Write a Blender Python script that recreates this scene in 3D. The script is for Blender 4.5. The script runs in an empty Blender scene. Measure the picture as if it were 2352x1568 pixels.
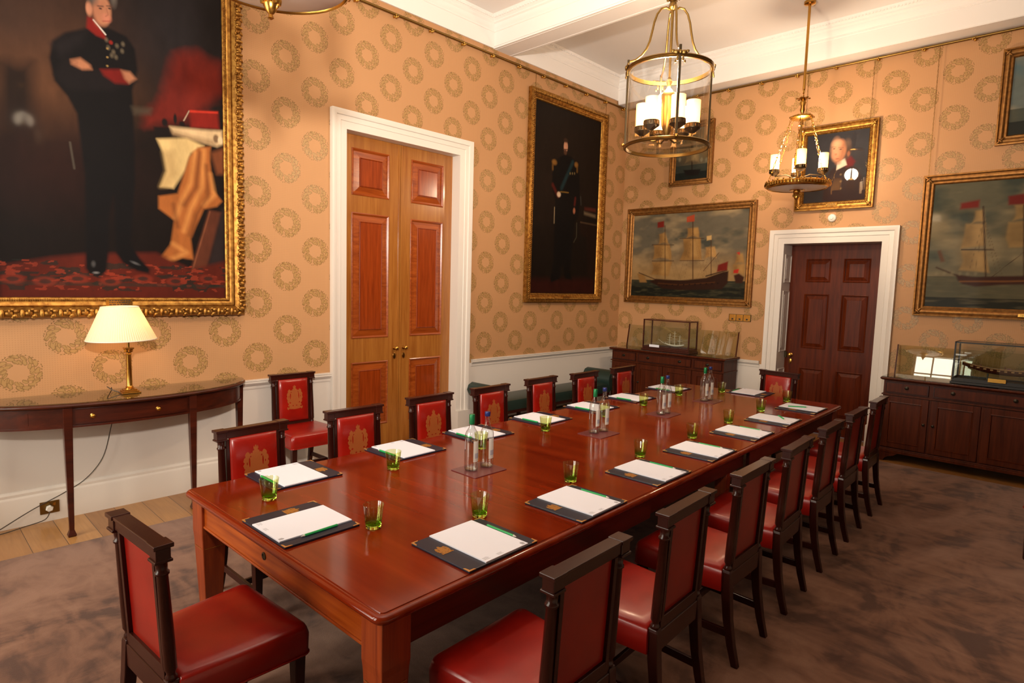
import bpy, math, random
import numpy as np
from mathutils import Matrix, Vector
random.seed(7)
PI = math.pi
SC = bpy.context.scene
COL = SC.collection

# ------------------------------------------------------------------ camera
F_PX = 1385.5553
CAM = np.array([-8.1018, -5.4163, 1.817])
_y, _p, _r = 0.7626, -0.0927, 0.0281
fw = np.array([math.cos(_p)*math.cos(_y), math.cos(_p)*math.sin(_y), math.sin(_p)])
ri = np.cross(fw, [0, 0, 1]); ri /= np.linalg.norm(ri)
up = np.cross(ri, fw)
RR = ri*math.cos(_r)+up*math.sin(_r)
UU = -ri*math.sin(_r)+up*math.cos(_r)
cd = bpy.data.cameras.new('camera'); cam = bpy.data.objects.new('camera', cd); COL.objects.link(cam)
cd.sensor_width = 36; cd.lens = F_PX/2352*36; cd.clip_start = .02; cd.clip_end = 60
M = Matrix([[RR[i], UU[i], -fw[i], CAM[i]] for i in range(3)]+[[0, 0, 0, 1]])
cam.matrix_world = M
SC.camera = cam

# ------------------------------------------------------------------ helpers
def s2l(c):
    return [(x/255/12.92 if x/255 <= .04045 else ((x/255+.055)/1.055)**2.4) for x in c]

class S:
    """socket wrapper for node maths"""
    def __init__(s, nt, k): s.nt = nt; s.k = k
    def _m(s, op, *a):
        n = s.nt.nodes.new('ShaderNodeMath'); n.operation = op
        for i, x in enumerate((s,)+a):
            if isinstance(x, S): s.nt.links.new(x.k, n.inputs[i])
            else: n.inputs[i].default_value = x
        return S(s.nt, n.outputs[0])
    def __add__(s, o): return s._m('ADD', o)
    def __sub__(s, o): return s._m('SUBTRACT', o)
    def __mul__(s, o): return s._m('MULTIPLY', o)
    def __truediv__(s, o): return s._m('DIVIDE', o)
    def f(s, op, *a): return s._m(op, *a)
    def ss(s, a, b):
        n = s.nt.nodes.new('ShaderNodeMapRange'); n.interpolation_type = 'SMOOTHSTEP'
        s.nt.links.new(s.k, n.inputs[0]); n.inputs[1].default_value = a; n.inputs[2].default_value = b
        return S(s.nt, n.outputs[0])

class Mat:
    def __init__(s, name, col=(200, 200, 200), rough=.5, metal=0., spec=.5, coat=0., coatr=.05, raw=None, **k):
        s.m = bpy.data.materials.new(name); s.m.use_nodes = True
        s.nt = s.m.node_tree; s.b = s.nt.nodes['Principled BSDF']
        c = raw if raw else s2l(col); s.c = c
        s.b.inputs['Base Color'].default_value = (*c, 1)
        s.b.inputs['Roughness'].default_value = rough
        s.b.inputs['Metallic'].default_value = metal
        s.b.inputs['Specular IOR Level'].default_value = spec
        s.b.inputs['Coat Weight'].default_value = coat
        s.b.inputs['Coat Roughness'].default_value = coatr
        for a, v in k.items(): s.b.inputs[a.replace('_', ' ')].default_value = v
        s.m.diffuse_color = (*c, 1)
    def link(s, a, name):
        s.nt.links.new(a.k if isinstance(a, S) else a, s.b.inputs[name]); return s
    def node(s, t): return s.nt.nodes.new(t)
    def coord(s, kind='Object'):
        n = s.node('ShaderNodeTexCoord'); return n.outputs[kind]
    def pos(s):
        return s.node('ShaderNodeNewGeometry').outputs['Position']
    def sep(s, v):
        n = s.node('ShaderNodeSeparateXYZ'); s.nt.links.new(v, n.inputs[0]); return [S(s.nt, o) for o in n.outputs]
    def mapping(s, v, scale=(1, 1, 1), loc=(0, 0, 0), rot=(0, 0, 0)):
        n = s.node('ShaderNodeMapping'); s.nt.links.new(v, n.inputs[0])
        n.inputs['Scale'].default_value = scale; n.inputs['Location'].default_value = loc; n.inputs['Rotation'].default_value = rot
        return n.outputs[0]
    def noise(s, v, scale=5, detail=3, rough=.5, dist=0.):
        n = s.node('ShaderNodeTexNoise'); s.nt.links.new(v, n.inputs['Vector'])
        n.inputs['Scale'].default_value = scale; n.inputs['Detail'].default_value = detail
        n.inputs['Roughness'].default_value = rough; n.inputs['Distortion'].default_value = dist
        return S(s.nt, n.outputs[0])
    def ramp(s, f, stops):
        n = s.node('ShaderNodeValToRGB'); s.nt.links.new(f.k, n.inputs[0])
        cr = n.color_ramp
        while len(cr.elements) < len(stops): cr.elements.new(.5)
        for e, (p, c) in zip(cr.elements, stops): e.position = p; e.color = (*s2l(c), 1)
        return n.outputs[0]
    def mix(s, f, a, b):
        n = s.node('ShaderNodeMix'); n.data_type = 'RGBA'
        if isinstance(f, S): s.nt.links.new(f.k, n.inputs[0])
        else: n.inputs[0].default_value = f
        for i, x in ((6, a), (7, b)):
            if isinstance(x, (tuple, list)): n.inputs[i].default_value = (*x, 1)
            else: s.nt.links.new(x, n.inputs[i])
        return n.outputs[2]
    def bump(s, h, strength=.3, dist=.01):
        n = s.node('ShaderNodeBump'); s.nt.links.new(h.k, n.inputs['Height'])
        n.inputs['Strength'].default_value = strength; n.inputs['Distance'].default_value = dist
        s.nt.links.new(n.outputs[0], s.b.inputs['Normal']); return s

def wood(name, c0, c1, axis=0, scale=1., rough=.3, coat=.3, fine=1., spec=.5):
    m = Mat(name, c0, rough, coat=coat, coatr=.12, spec=spec)
    sc = [14*scale]*3; sc[axis] = .9*scale
    v = m.mapping(m.coord(), sc)
    n = m.noise(v, 1.6, 4, .5, .5)
    sc2 = [90*scale*fine]*3; sc2[axis] = 3*scale
    n2 = m.noise(m.mapping(m.coord(), sc2), 1.5, 2, .5)
    f = (n*(1.0-.25*fine)+n2*.28*fine)
    m.nt.links.new(m.ramp(f, [(.3, c0), (.75, c1)]), m.b.inputs['Base Color'])
    return m

MT = {}
def mk(key, *a, **k):
    MT[key] = Mat(key, *a, **k); return MT[key]

class MB:
    def __init__(s): s.v = []; s.f = []; s.mi = []; s.T = Matrix.Identity(4); s.cur = 0
    def add(s, vs, fs):
        b = len(s.v)
        s.v += [tuple(s.T @ Vector(v)) for v in vs]
        s.f += [tuple(b+i for i in f) for f in fs]; s.mi += [s.cur]*len(fs)
        return s
    def box(s, x0, x1, y0, y1, z0, z1):
        return s.add([(x0, y0, z0), (x1, y0, z0), (x1, y1, z0), (x0, y1, z0), (x0, y0, z1), (x1, y0, z1), (x1, y1, z1), (x0, y1, z1)],
                     [(0, 3, 2, 1), (4, 5, 6, 7), (0, 1, 5, 4), (1, 2, 6, 5), (2, 3, 7, 6), (3, 0, 4, 7)])
    def bx(s, c, d): return s.box(c[0]-d[0]/2, c[0]+d[0]/2, c[1]-d[1]/2, c[1]+d[1]/2, c[2]-d[2]/2, c[2]+d[2]/2)
    def loft(s, rings, cap=True, closed=True):
        """rings: list of equal-length vertex lists"""
        n = len(rings[0]); vs = [v for r in rings for v in r]; fs = []
        for i in range(len(rings)-1):
            for j in range(n if closed else n-1):
                k = (j+1) % n
                fs.append((i*n+j, i*n+k, (i+1)*n+k, (i+1)*n+j))
        if cap and closed:
            fs.append(tuple(range(n-1, -1, -1))); fs.append(tuple((len(rings)-1)*n+j for j in range(n)))
        return s.add(vs, fs)
    def post(s, pts):
        """pts: list of (x,y,z,wx,wy): square-section post"""
        return s.loft([[(x-a/2, y-b/2, z), (x+a/2, y-b/2, z), (x+a/2, y+b/2, z), (x-a/2, y+b/2, z)] for x, y, z, a, b in pts])
    def lathe(s, prof, seg=20, c=(0, 0, 0), cap=True):
        return s.loft([[(c[0]+r*math.cos(2*PI*j/seg), c[1]+r*math.sin(2*PI*j/seg), c[2]+z) for j in range(seg)] for r, z in prof], cap)
    def tube(s, path, r, seg=8, closed=False):
        P = [Vector(p) for p in path]; rings = []
        n = len(P); prev = None
        for i in range(n):
            if closed: t = P[(i+1) % n]-P[i-1]
            else: t = P[min(i+1, n-1)]-P[max(i-1, 0)]
            t.normalize()
            if prev is None:
                a = Vector((0, 0, 1)) if abs(t.z) < .9 else Vector((1, 0, 0))
                u = t.cross(a).normalized()
            else:
                u = (prev-t*prev.dot(t)).normalized()
            prev = u; w = t.cross(u)
            rr = r[i] if isinstance(r, (list, tuple)) else r
            rings.append([tuple(P[i]+(u*math.cos(2*PI*j/seg)+w*math.sin(2*PI*j/seg))*rr) for j in range(seg)])
        if closed: rings.append(rings[0]); return s.loft(rings, False)
        return s.loft(rings)
    def ell(s, c, r, seg=10, rng=6):
        rings = []
        for i in range(1, rng):
            a = PI*i/rng
            rings.append([(c[0]+r[0]*math.sin(a)*math.cos(2*PI*j/seg), c[1]+r[1]*math.sin(a)*math.sin(2*PI*j/seg), c[2]-r[2]*math.cos(a)) for j in range(seg)])
        return s.loft(rings)
    def prism(s, poly, z0, z1):
        return s.loft([[(x, y, z0) for x, y in poly], [(x, y, z1) for x, y in poly]])
    def rframe(s, w, h, prof, cx=0, cz=0):
        """closed mitred frame round a w x h opening in the XZ plane, front = -Y. prof: (outward, forward) open polyline"""
        rings = []
        for sx, sz in ((-1, -1), (1, -1), (1, 1), (-1, 1)):
            rings.append([(cx+sx*(w/2+o), -f, cz+sz*(h/2+o)) for o, f in prof])
        rings.append(rings[0])
        return s.loft(rings, False, True)
    def build(s, name, mat, parent=None, smooth=35, bevel=0, seg=2, kind=None):
        me = bpy.data.meshes.new(name); me.from_pydata(s.v, [], s.f)
        mats = mat if isinstance(mat, (list, tuple)) else [mat]
        for m in mats: me.materials.append(m.m if isinstance(m, Mat) else m)
        if len(mats) > 1: me.polygons.foreach_set('material_index', s.mi)
        me.validate(); me.update()
        import bmesh
        bm = bmesh.new(); bm.from_mesh(me); bmesh.ops.recalc_face_normals(bm, faces=bm.faces); bm.to_mesh(me); bm.free()
        if smooth:
            me.shade_smooth(); me.set_sharp_from_angle(angle=math.radians(smooth))
        o = bpy.data.objects.new(name, me); COL.objects.link(o)
        if parent: o.parent = parent
        if bevel:
            b = o.modifiers.new('bevel', 'BEVEL'); b.width = bevel; b.segments = seg; b.limit_method = 'ANGLE'; b.angle_limit = math.radians(40)
        if kind: o['kind'] = kind
        return o

def tag(o, label, cat, group=None):
    o['label'] = label; o['category'] = cat
    if group: o['group'] = group
    return o
def thing(name, label, cat, loc=(0, 0, 0), rz=0, group=None):
    o = bpy.data.objects.new(name, None); COL.objects.link(o); o.empty_display_size = .1
    o.location = loc; o.rotation_euler = (0, 0, rz)
    return tag(o, label, cat, group)
def struct(name):
    o = bpy.data.objects.new(name, None); COL.objects.link(o); o['kind'] = 'structure'; return o
KIDS = {}
def kids(o): return [x for x in bpy.data.objects if x.parent == o]
def dup(root, loc, rz, label, group=None):
    if root.name not in KIDS: KIDS[root.name] = [(c, kids(c)) for c in kids(root)]
    r = root.copy(); COL.objects.link(r); r.location = loc; r.rotation_euler = (0, 0, rz); r['label'] = label
    if group: r['group'] = group
    for c, gs in KIDS[root.name]:
        d = c.copy(); COL.objects.link(d); d.parent = r
        for g in gs:
            e = g.copy(); COL.objects.link(e); e.parent = d
    return r

# table frame of reference (the table stands 1.3 degrees off the wall line)
TA = 0.0232; TC = (-4.3947, -2.9731)
def W(u, v, z=0.):
    c, s = math.cos(TA), math.sin(TA)
    return (TC[0]+u*c-v*s, TC[1]+u*s+v*c, z)

# ------------------------------------------------------------------ materials
mk('white_paint', raw=(.74, .67, .60), rough=.35)
mk('white_plaster', raw=(.84, .79, .75), rough=.7)
mk('dark_wood', (50, 17, 10), .26, spec=.35, coat=.05, coatr=.1)
mk('brass', (196, 148, 70), .25, 1.)
mk('old_brass', (132, 104, 56), .38, 1.)
mk('bronze', (78, 66, 48), .4, 1.)
mk('gold', (205, 145, 60), .35, 1.)
mk('dark_metal', (50, 44, 36), .4, .9)
mk('black', (14, 12, 12), .5)
mk('navy', (20, 24, 44), .45)
mk('emblem_gold', (168, 112, 44), .45, .3)
mk('corner_gold', (214, 160, 92), .3, .55)
mk('paper', raw=(.83, .84, .94), rough=.6)
mk('ink', (170, 168, 176), .7)
mk('green_pen', (34, 164, 88), .3)
mk('green_cap', (20, 110, 62), .35, .4)
mk('blue_cap', (38, 50, 110), .35, .4)
mk('label_paper', (214, 208, 196), .6)
mk('mat_board', (104, 50, 54), .3, coat=.1)
mk('label_wood', (150, 112, 60), .5)
mk('green_leather', (26, 46, 40), .4, coat=.1)
mk('plastic_white', (225, 220, 210), .35)
mk('flex', (60, 50, 38), .5)
mk('ivory', (225, 220, 205), .4)

m = mk('red_leather', (158, 22, 12), .3, coat=.25, coatr=.18)
v = m.coord(); n = m.noise(v, 160, 2, .5); n2 = m.noise(v, 5, 2)
m.nt.links.new(m.ramp(n2, [(.3, (128, 14, 6)), (.75, (160, 24, 10))]), m.b.inputs['Base Color'])
m.bump(n, .08, .002)
m = mk('chair_gold', (156, 80, 32), .5)

MT['mahogany'] = wood('mahogany', (104, 27, 6), (132, 42, 11), 1, .5, .11, .0, .3, .42)
MT['mahogany_edge'] = wood('mahogany_edge', (124, 44, 10), (184, 88, 26), 1, 1., .25, .2, .5)
MT['table_leg'] = wood('table_leg', (112, 36, 12), (166, 72, 26), 2, 1.3, .35, .2)
MT['dark_mahogany'] = wood('dark_mahogany', (44, 15, 8), (80, 30, 14), 0, 1., .3, .1, 1., .4)
MT['sideboard_wood'] = wood('sideboard_wood', (54, 20, 8), (92, 40, 18), 2, 1.4, .40, .0, 1., .16)
MT['door_dark'] = wood('door_dark', (64, 21, 7), (104, 42, 15), 2, 1.3, .36, .0, 1., .14)
MT['satinwood'] = wood('satinwood', (138, 78, 26), (172, 112, 48), 2, 1.2, .25, .35)
MT['flame_mahogany'] = wood('flame_mahogany', (112, 38, 8), (158, 66, 20), 2, 1.6, .22, .35, 1.4)
MT['cross_mahogany'] = wood('cross_mahogany', (124, 50, 12), (170, 84, 30), 0, 1.6, .22, .35)

# oak boards
m = mk('oak_boards', (160, 110, 60), .35, coat=.15)
x, y, z = m.sep(m.pos())
bi = (x*5.2).f('FLOOR')
wn = m.node('ShaderNodeTexWhiteNoise'); wn.noise_dimensions = '1D'; m.nt.links.new(bi.k, wn.inputs['W'])
bf = (x*5.2).f('FRACT')
gap = (bf-.5).f('ABSOLUTE').ss(.485, .495)
gr = m.noise(m.mapping(m.pos(), (30, 2, 1)), 1.5, 4, .6, .5)
fac = gr*.6+S(m.nt, wn.outputs[0])*.5
base = m.ramp(fac, [(.2, (140, 92, 46)), (.9, (186, 136, 80))])
m.nt.links.new(m.mix(gap, base, tuple(s2l((70, 42, 20)))), m.b.inputs['Base Color'])

# carpet, brushed velvet pile in two tones
m = mk('carpet', (100, 72, 60), .95, spec=.1)
m.b.inputs['Sheen Weight'].default_value = .25; m.b.inputs['Sheen Roughness'].default_value = .5
p = m.pos()
n1 = m.noise(m.mapping(p, (1, 1.6, 1)), 1.3, 4, .62, 1.2); n2 = m.noise(p, 260, 2); n3 = m.noise(m.mapping(p, (2.2, 1, 1)), 4, 3, .55, .8)
f = n1*.65+n3*.35
c = m.ramp(f, [(.40, (80, 48, 33)), (.49, (124, 84, 62)), (.62, (146, 106, 84))])
m.nt.links.new(m.mix(n2*.35, c, tuple(s2l((70, 48, 38)))), m.b.inputs['Base Color'])
m.bump(n2, .35, .004)

def wallpaper(name, axis, u0, P, v0, Q):
    """silk damask: staggered oak-leaf wreaths, small diaper ground"""
    m = Mat(name, raw=(.70, .40, .215), rough=.55, spec=.3)
    xyz = m.sep(m.pos()); u, w = xyz[axis], xyz[2]
    if axis == 1: u = u*-1.0
    def cell(a, a0, L): return (((a-a0)/L+.5).f('FRACT')-.5)*L
    a1, b1 = cell(u, u0, P), cell(w, v0, Q)
    a2, b2 = cell(u, u0+P/2, P), cell(w, v0+Q/2, Q)
    d1, d2 = a1*a1+b1*b1, a2*a2+b2*b2
    sel = d1.f('LESS_THAN', d2)
    a = a2+(a1-a2)*sel; b = b2+(b1-b2)*sel
    r = (a*a+b*b).f('SQRT'); th = a.f('ARCTAN2', b)
    cv = m.node('ShaderNodeCombineXYZ'); m.nt.links.new(a.k, cv.inputs[0]); m.nt.links.new(b.k, cv.inputs[1])
    wob = (m.noise(cv.outputs[0], 60, 2, .5)-.5)
    # leaves: jittered cells laid out round the ring; a whole cell belongs to the wreath or not
    def leaves(kx, ky, shear, seed, lo, hi, size):
        pc = m.node('ShaderNodeCombineXYZ')
        m.nt.links.new((th*(.1*kx)+(r-.1)*shear*kx+wob*.25+seed).k, pc.inputs[0]); m.nt.links.new((r*ky+wob*.35).k, pc.inputs[1])
        vo = m.node('ShaderNodeTexVoronoi'); vo.voronoi_dimensions = '2D'; vo.inputs['Scale'].default_value = 1; vo.inputs['Randomness'].default_value = .55
        m.nt.links.new(pc.outputs[0], vo.inputs['Vector'])
        sp = m.node('ShaderNodeSeparateXYZ'); m.nt.links.new(vo.outputs['Position'], sp.inputs[0])
        rc = S(m.nt, sp.outputs[1])/ky; d = S(m.nt, vo.outputs['Distance'])
        inside = rc.ss(lo-.0005, lo+.0005)*rc.ss(hi+.0005, hi-.0005)
        return inside, d
    i1, d1_ = leaves(27, 29, .6, 0.4, .070, .128, .5)
    i2, d2_ = leaves(60, 70, -.4, 3.3, .128, .143, .3)
    m1 = i1*d1_.ss(.56, .50); m2 = i2*d2_.ss(.32, .22)
    mask = m1.f('MAXIMUM', m2)
    edge = (d1_.ss(.38, .47)).f('MAXIMUM', i2*.6)
    spoke = ((th*(.1*27)*5.0+r*150).f('SINE')).ss(.55, .95)*.55
    xx = (u*200+w*200).f('SINE')*(u*200-w*200).f('SINE')
    dots = xx.ss(.35, .75)*.32*r.ss(.06, .07)
    g = m.mix(dots, (.50, .262, .118), (.33, .17, .066))
    lf = m.mix((edge+spoke).f('MINIMUM', 1.0), (.41, .235, .088), (.235, .128, .046))
    m.nt.links.new(m.mix(mask, g, lf), m.b.inputs['Base Color'])
    ro = mask*-.20+.55
    m.link(ro, 'Roughness')
    return m
MT['paper_left'] = wallpaper('damask_left', 0, -6.045, .5645, 1.35, .4925)
MT['paper_back'] = wallpaper('damask_back', 1, 3.598, .578, 3.752, .485)
MT['unseen_wall'] = Mat('unseen_wall_darkened', raw=(.10, .05, .03), rough=.8)  # right and front walls, out of view, made dark to cut bounced fill light

# thin clear glass: fresnel reflection over plain transmission
def thin_glass(name, tint=(1, 1, 1), refl=.09, rough=0., power=4., k=.55):
    m = Mat(name); nt = m.nt; nt.nodes.remove(m.b)
    out = [n for n in nt.nodes if n.type == 'OUTPUT_MATERIAL'][0]
    t = nt.nodes.new('ShaderNodeBsdfTransparent'); t.inputs[0].default_value = (*tint, 1)
    g = nt.nodes.new('ShaderNodeBsdfGlossy'); g.inputs['Roughness'].default_value = rough
    lw = nt.nodes.new('ShaderNodeLayerWeight'); lw.inputs['Blend'].default_value = .35
    pw = nt.nodes.new('ShaderNodeMath'); pw.operation = 'POWER'; pw.inputs[1].default_value = power; nt.links.new(lw.outputs['Facing'], pw.inputs[0])
    lw.inputs['Blend'].default_value = .5
    mp = nt.nodes.new('ShaderNodeMath'); mp.operation = 'MULTIPLY_ADD'; mp.use_clamp = True
    nt.links.new(pw.outputs[0], mp.inputs[0]); mp.inputs[1].default_value = k; mp.inputs[2].default_value = refl
    mx = nt.nodes.new('ShaderNodeMixShader'); nt.links.new(mp.outputs[0], mx.inputs[0])
    nt.links.new(t.outputs[0], mx.inputs[1]); nt.links.new(g.outputs[0], mx.inputs[2]); nt.links.new(mx.outputs[0], out.inputs[0])
    return m
MT['pane'] = thin_glass('clear_pane', (.95, .97, .95), .05)
MT['bottle_glass'] = thin_glass('bottle_glass', (.94, .96, .955), .12, 0., 2.2, .85)
MT['lantern_glass'] = thin_glass('lantern_glass', (.992, .99, .985), .055)
MT['top_glass'] = thin_glass('sheet_glass', (.90, .93, .88), .16, 0., 3., .8)
MT['upstand_glass'] = thin_glass('upstand_glass', (.90, .92, .85), .06)
mt_ = MT['tumbler_glass'] = thin_glass('tumbler_glass', (.86, .93, .58), .09)
tn_ = [n for n in mt_.nt.nodes if n.type == 'BSDF_TRANSPARENT'][0]
tc_ = mt_.sep(mt_.coord())[2]
mt_.nt.links.new(mt_.mix(tc_.ss(.060, .016), (.93, .96, .74), (.55, .84, .18)), tn_.inputs[0])
m = mk('tumbler_base', (214, 246, 140), 0.03, Transmission_Weight=1., IOR=1.45)
def emit(name, col, st, base=(255, 240, 220)):
    m = Mat(name, base, .5); m.b.inputs['Emission Color'].default_value = (*s2l(col), 1); m.b.inputs['Emission Strength'].default_value = st; return m
MT['lit_shade'] = emit('lit_candle_glass', (255, 160, 66), 5.0)
m = MT['lit_shade']
zz = m.sep(m.coord())[2]
e = (((zz-.085)/.12).f('POWER', 2.)*-1.0+1.0).f('MAXIMUM', 0.)*5.0+1.1
m.link(e, 'Emission Strength')
m = MT['lamp_shade'] = Mat('pleated_shade', (250, 238, 214), .8)
xs, ys, zs = m.sep(m.coord())
pl = (ys.f('ARCTAN2', xs)*90).f('SINE')
m.bump(pl, .35, .004)
tr = m.node('ShaderNodeBsdfTranslucent'); tr.inputs[0].default_value = (.85, .72, .5, 1)
mxs = m.node('ShaderNodeMixShader'); mxs.inputs[0].default_value = .38
out = [n for n in m.nt.nodes if n.type == 'OUTPUT_MATERIAL'][0]
m.nt.links.new(m.b.outputs[0], mxs.inputs[1]); m.nt.links.new(tr.outputs[0], mxs.inputs[2]); m.nt.links.new(mxs.outputs[0], out.inputs[0])
m = mk('gilt', (160, 112, 48), .4, .85)
n = m.noise(m.coord(), 30, 3); m.nt.links.new(m.ramp(n, [(.35, (128, 84, 34)), (.65, (178, 132, 62))]), m.b.inputs['Base Color'])
m = mk('gilt_dark', (120, 80, 36), .42, .7)
n = m.noise(m.coord(), 30, 3); m.nt.links.new(m.ramp(n, [(.3, (114, 74, 34)), (.7, (148, 102, 48))]), m.b.inputs['Base Color'])
mk('alabaster', (228, 206, 190), .4)
mk('sky_pane', (255, 255, 255))
PAINT = Mat('oil_paint', (128, 128, 128), .55, spec=.1, coat=.08, coatr=.06)
a_ = PAINT.node('ShaderNodeAttribute'); a_.attribute_name = 'paint'
PAINT.nt.links.new(a_.outputs['Color'], PAINT.b.inputs['Base Color'])

PAINT2 = PAINT.m.copy(); PAINT2.name = 'varnished_paint'; PAINT2.node_tree.nodes['Principled BSDF'].inputs['Coat Weight'].default_value = .35; PAINT2.node_tree.nodes['Principled BSDF'].inputs['Coat Roughness'].default_value = .03
PAINT.b.inputs['Coat Weight'].default_value = .02

# ------------------------------------------------------------------ room shell
H = 4.96; XB = -10.4; YR = -5.95
D1 = (-4.87, -3.395, 3.295)      # door 1 opening x0 x1 height
D2 = (-3.594, -2.49, 2.447)      # door 2 opening y0 y1 height
b = MB(); b.box(XB-.3, .6, YR-.3, .6, -.1, 0); o = b.build('floor', MT['oak_boards'], smooth=0, kind='structure')
b = MB(); b.box(XB-.3, .6, YR-.3, .6, H, H+.15); o = b.build('ceiling', MT['white_plaster'], smooth=0, kind='structure')
ZD = .86
def wallmesh(name, rects, place, thick, matup):
    b = MB()
    for s0, s1, z0, z1 in rects:
        for a, c_, k in ((z0, min(z1, ZD), 1), (max(z0, ZD), z1, 0)):
            if c_ > a:
                b.cur = k; place(b, s0, s1, a, c_)
    return b.build(name, [matup, MT['white_paint']], smooth=0, kind='structure')
wallmesh('wall_left', [(XB, D1[0]-.03, 0, H), (D1[1]+.03, .35, 0, H), (D1[0]-.03, D1[1]+.03, D1[2]+.03, H)], lambda b, s0, s1, a, c: b.box(s0, s1, 0, .2, a, c), .2, MT['paper_left'])
wallmesh('wall_back', [(YR, D2[0]-.03, 0, H), (D2[1]+.03, 0, 0, H), (D2[0]-.03, D2[1]+.03, D2[2]+.03, H)], lambda b, s0, s1, a, c: b.box(0, .35, s0, s1, a, c), .35, MT['paper_back'])
WN = []
WZ = (.75, 3.9)
rects = []; x = XB
for a, c in WN: rects += [(x, a, 0, H), (a, c, 0, WZ[0]), (a, c, WZ[1], H)]; x = c
rects.append((x, .35, 0, H))
wallmesh('wall_right', rects, lambda b, s0, s1, a, c: b.box(s0, s1, YR-.3, YR, a, c), .3, MT['unseen_wall'])
WD = [(-3.45, -2.15), (-1.75, -.45)]
rects = []; x = YR
for a, c in WD: rects += [(x, a, 0, H), (a, c, 0, WZ[0]), (a, c, WZ[1], H)]; x = c
rects.append((x, .2, 0, H))
wallmesh('wall_front', rects, lambda b, s0, s1, a, c: b.box(XB-.3, XB, s0, s1, a, c), .3, MT['unseen_wall'])
wi = 0
for (wall, spans) in (('r', WN), ('f', WD)):
    for a, c in spans:
        wi += 1
        w = c-a; hh = WZ[1]-WZ[0]
        root = struct('window_%d' % wi)
        if wall == 'r': root.location = ((a+c)/2, YR-.12, WZ[0]); root.rotation_euler = (0, 0, PI)
        else: root.location = (XB-.12, (a+c)/2, WZ[0]); root.rotation_euler = (0, 0, PI/2)
        b = MB(); b.rframe(w-.12, hh-.12, [(0, .03), (.06, .03), (.06, -.03), (0, -.03)], 0, hh/2)
        for k in range(1, 3): b.bx((-w/2+w*k/3, 0, hh/2), (.03, .04, hh-.1))
        for k in range(1, 6): b.bx((0, 0, hh*k/6), (w-.1, .04, .03 if k != 3 else .06))
        b.build('window_frame', MT['white_paint'], root, 0)
        b = MB(); b.bx((0, .0, hh/2), (w-.12, .004, hh-.12)); b.build('window_pane', MT['pane'], root, 0)
        b = MB(); b.rframe(w, hh, [(0, -.12), (.16, -.12), (.16, -.16), (.0, -.16)], 0, hh/2); b.build('architrave', MT['white_paint'], root, 0)

# baseboards and chair rail. profile: (out, z)
BASE = [(0, 0), (.030, 0), (.030, .20), (.024, .212), (.018, .218), (.018, .236), (.008, .252), (0, .255)]
CRAIL = [(0, .815), (.006, .818), (.010, .835), (.008, .842), (.020, .856), (.034, .870), (.036, .878), (.028, .884), (.036, .892), (.036, .903), (0, .905)]
def runA(b, prof, x0, x1): b.loft([[(x, -o, z) for o, z in prof] for x in (x0, x1)])
def runB(b, prof, y0, y1): b.loft([[(-o, y, z) for o, z in prof] for y in (y0, y1)])
def runC(b, prof, x0, x1): b.loft([[(x, YR+o, z) for o, z in prof] for x in (x0, x1)])
def runD(b, prof, y0, y1): b.loft([[(XB+o, y, z) for o, z in prof] for y in (y0, y1)])
AO = (-5.04, -3.15, 3.50); BO = (-3.772, -2.272, 2.62)
for nm, prof in (('baseboard', BASE), ('trim_chair_rail', CRAIL)):
    tn = {'left': '1', 'back': '2', 'right': '3', 'front': '4'}
    for side in ('left', 'back', 'right', 'front'):
        b = MB()
        if side == 'left': runA(b, prof, XB, AO[0]); runA(b, prof, AO[1], 0)
        if side == 'back': runB(b, prof, BO[1], 0); runB(b, prof, YR, BO[0])
        if side == 'right':
            runC(b, prof, XB, 0)
        if side == 'front': runD(b, prof, YR, 0)
        n = 'baseboard_'+side if nm == 'baseboard' else 'trim_'+tn[side]
        b.build(n, MT['white_paint'], smooth=30, kind='structure')

# cornices (out,z) with a row of small carved darts
CA = [(0, 4.625), (.018, 4.625), (.020, 4.632), (.020, 4.80), (.030, 4.806), (.030, 4.822), (.044, 4.838), (.052, 4.862), (.052, 4.876), (.070, 4.897), (.070, 4.905), (.086, 4.92), (.098, 4.938), (.104, H), (0, H)]
CB = [(0, 4.565), (.275, 4.565), (.275, 4.572), (.28, 4.572), (.285, 4.60), (.285, 4.77), (.295, 4.776), (.295, 4.80), (.312, 4.82), (.322, 4.848), (.322, 4.866), (.342, 4.884), (.342, 4.902), (.360, 4.918), (.372, 4.938), (.380, H), (0, H)]
BX = (-2.90, -2.58)
def darts(b, horiz, o, z, s0, s1, step=.034, r=.010):
    n = int(abs(s1-s0)/step); s = s0
    for i in range(n):
        s = s0+(i+.5)*(s1-s0)/n
        if horiz == 'A': b.bx((s, -o, z), (step*.6, r, r*1.7))
        elif horiz == 'C': b.bx((s, YR+o, z), (step*.6, r, r*1.7))
        elif horiz == 'D': b.bx((XB+o, s, z), (r, step*.6, r*1.7))
        else: b.bx((-o, s, z), (r, step*.6, r*1.7))
b = MB()
runA(b, CA, XB, BX[0]); runA(b, CA, BX[1], -.0)
darts(b, 'A', .094, 4.930, -7.0, BX[0]-.1); darts(b, 'A', .094, 4.930, BX[1]+.1, -.38)
b.build('trim_5', MT['white_plaster'], smooth=25, kind='structure')
b = MB(); runB(b, CB, YR, -.02); darts(b, 'B', .368, 4.930, -5.5, -.1); b.build('trim_6', MT['white_plaster'], smooth=25, kind='structure')
b = MB(); runC(b, CA, XB, 0); b.build('trim_7', MT['white_plaster'], smooth=25, kind='structure')
b = MB(); runD(b, CA, YR, 0); b.build('trim_8', MT['white_plaster'], smooth=25, kind='structure')
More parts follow.
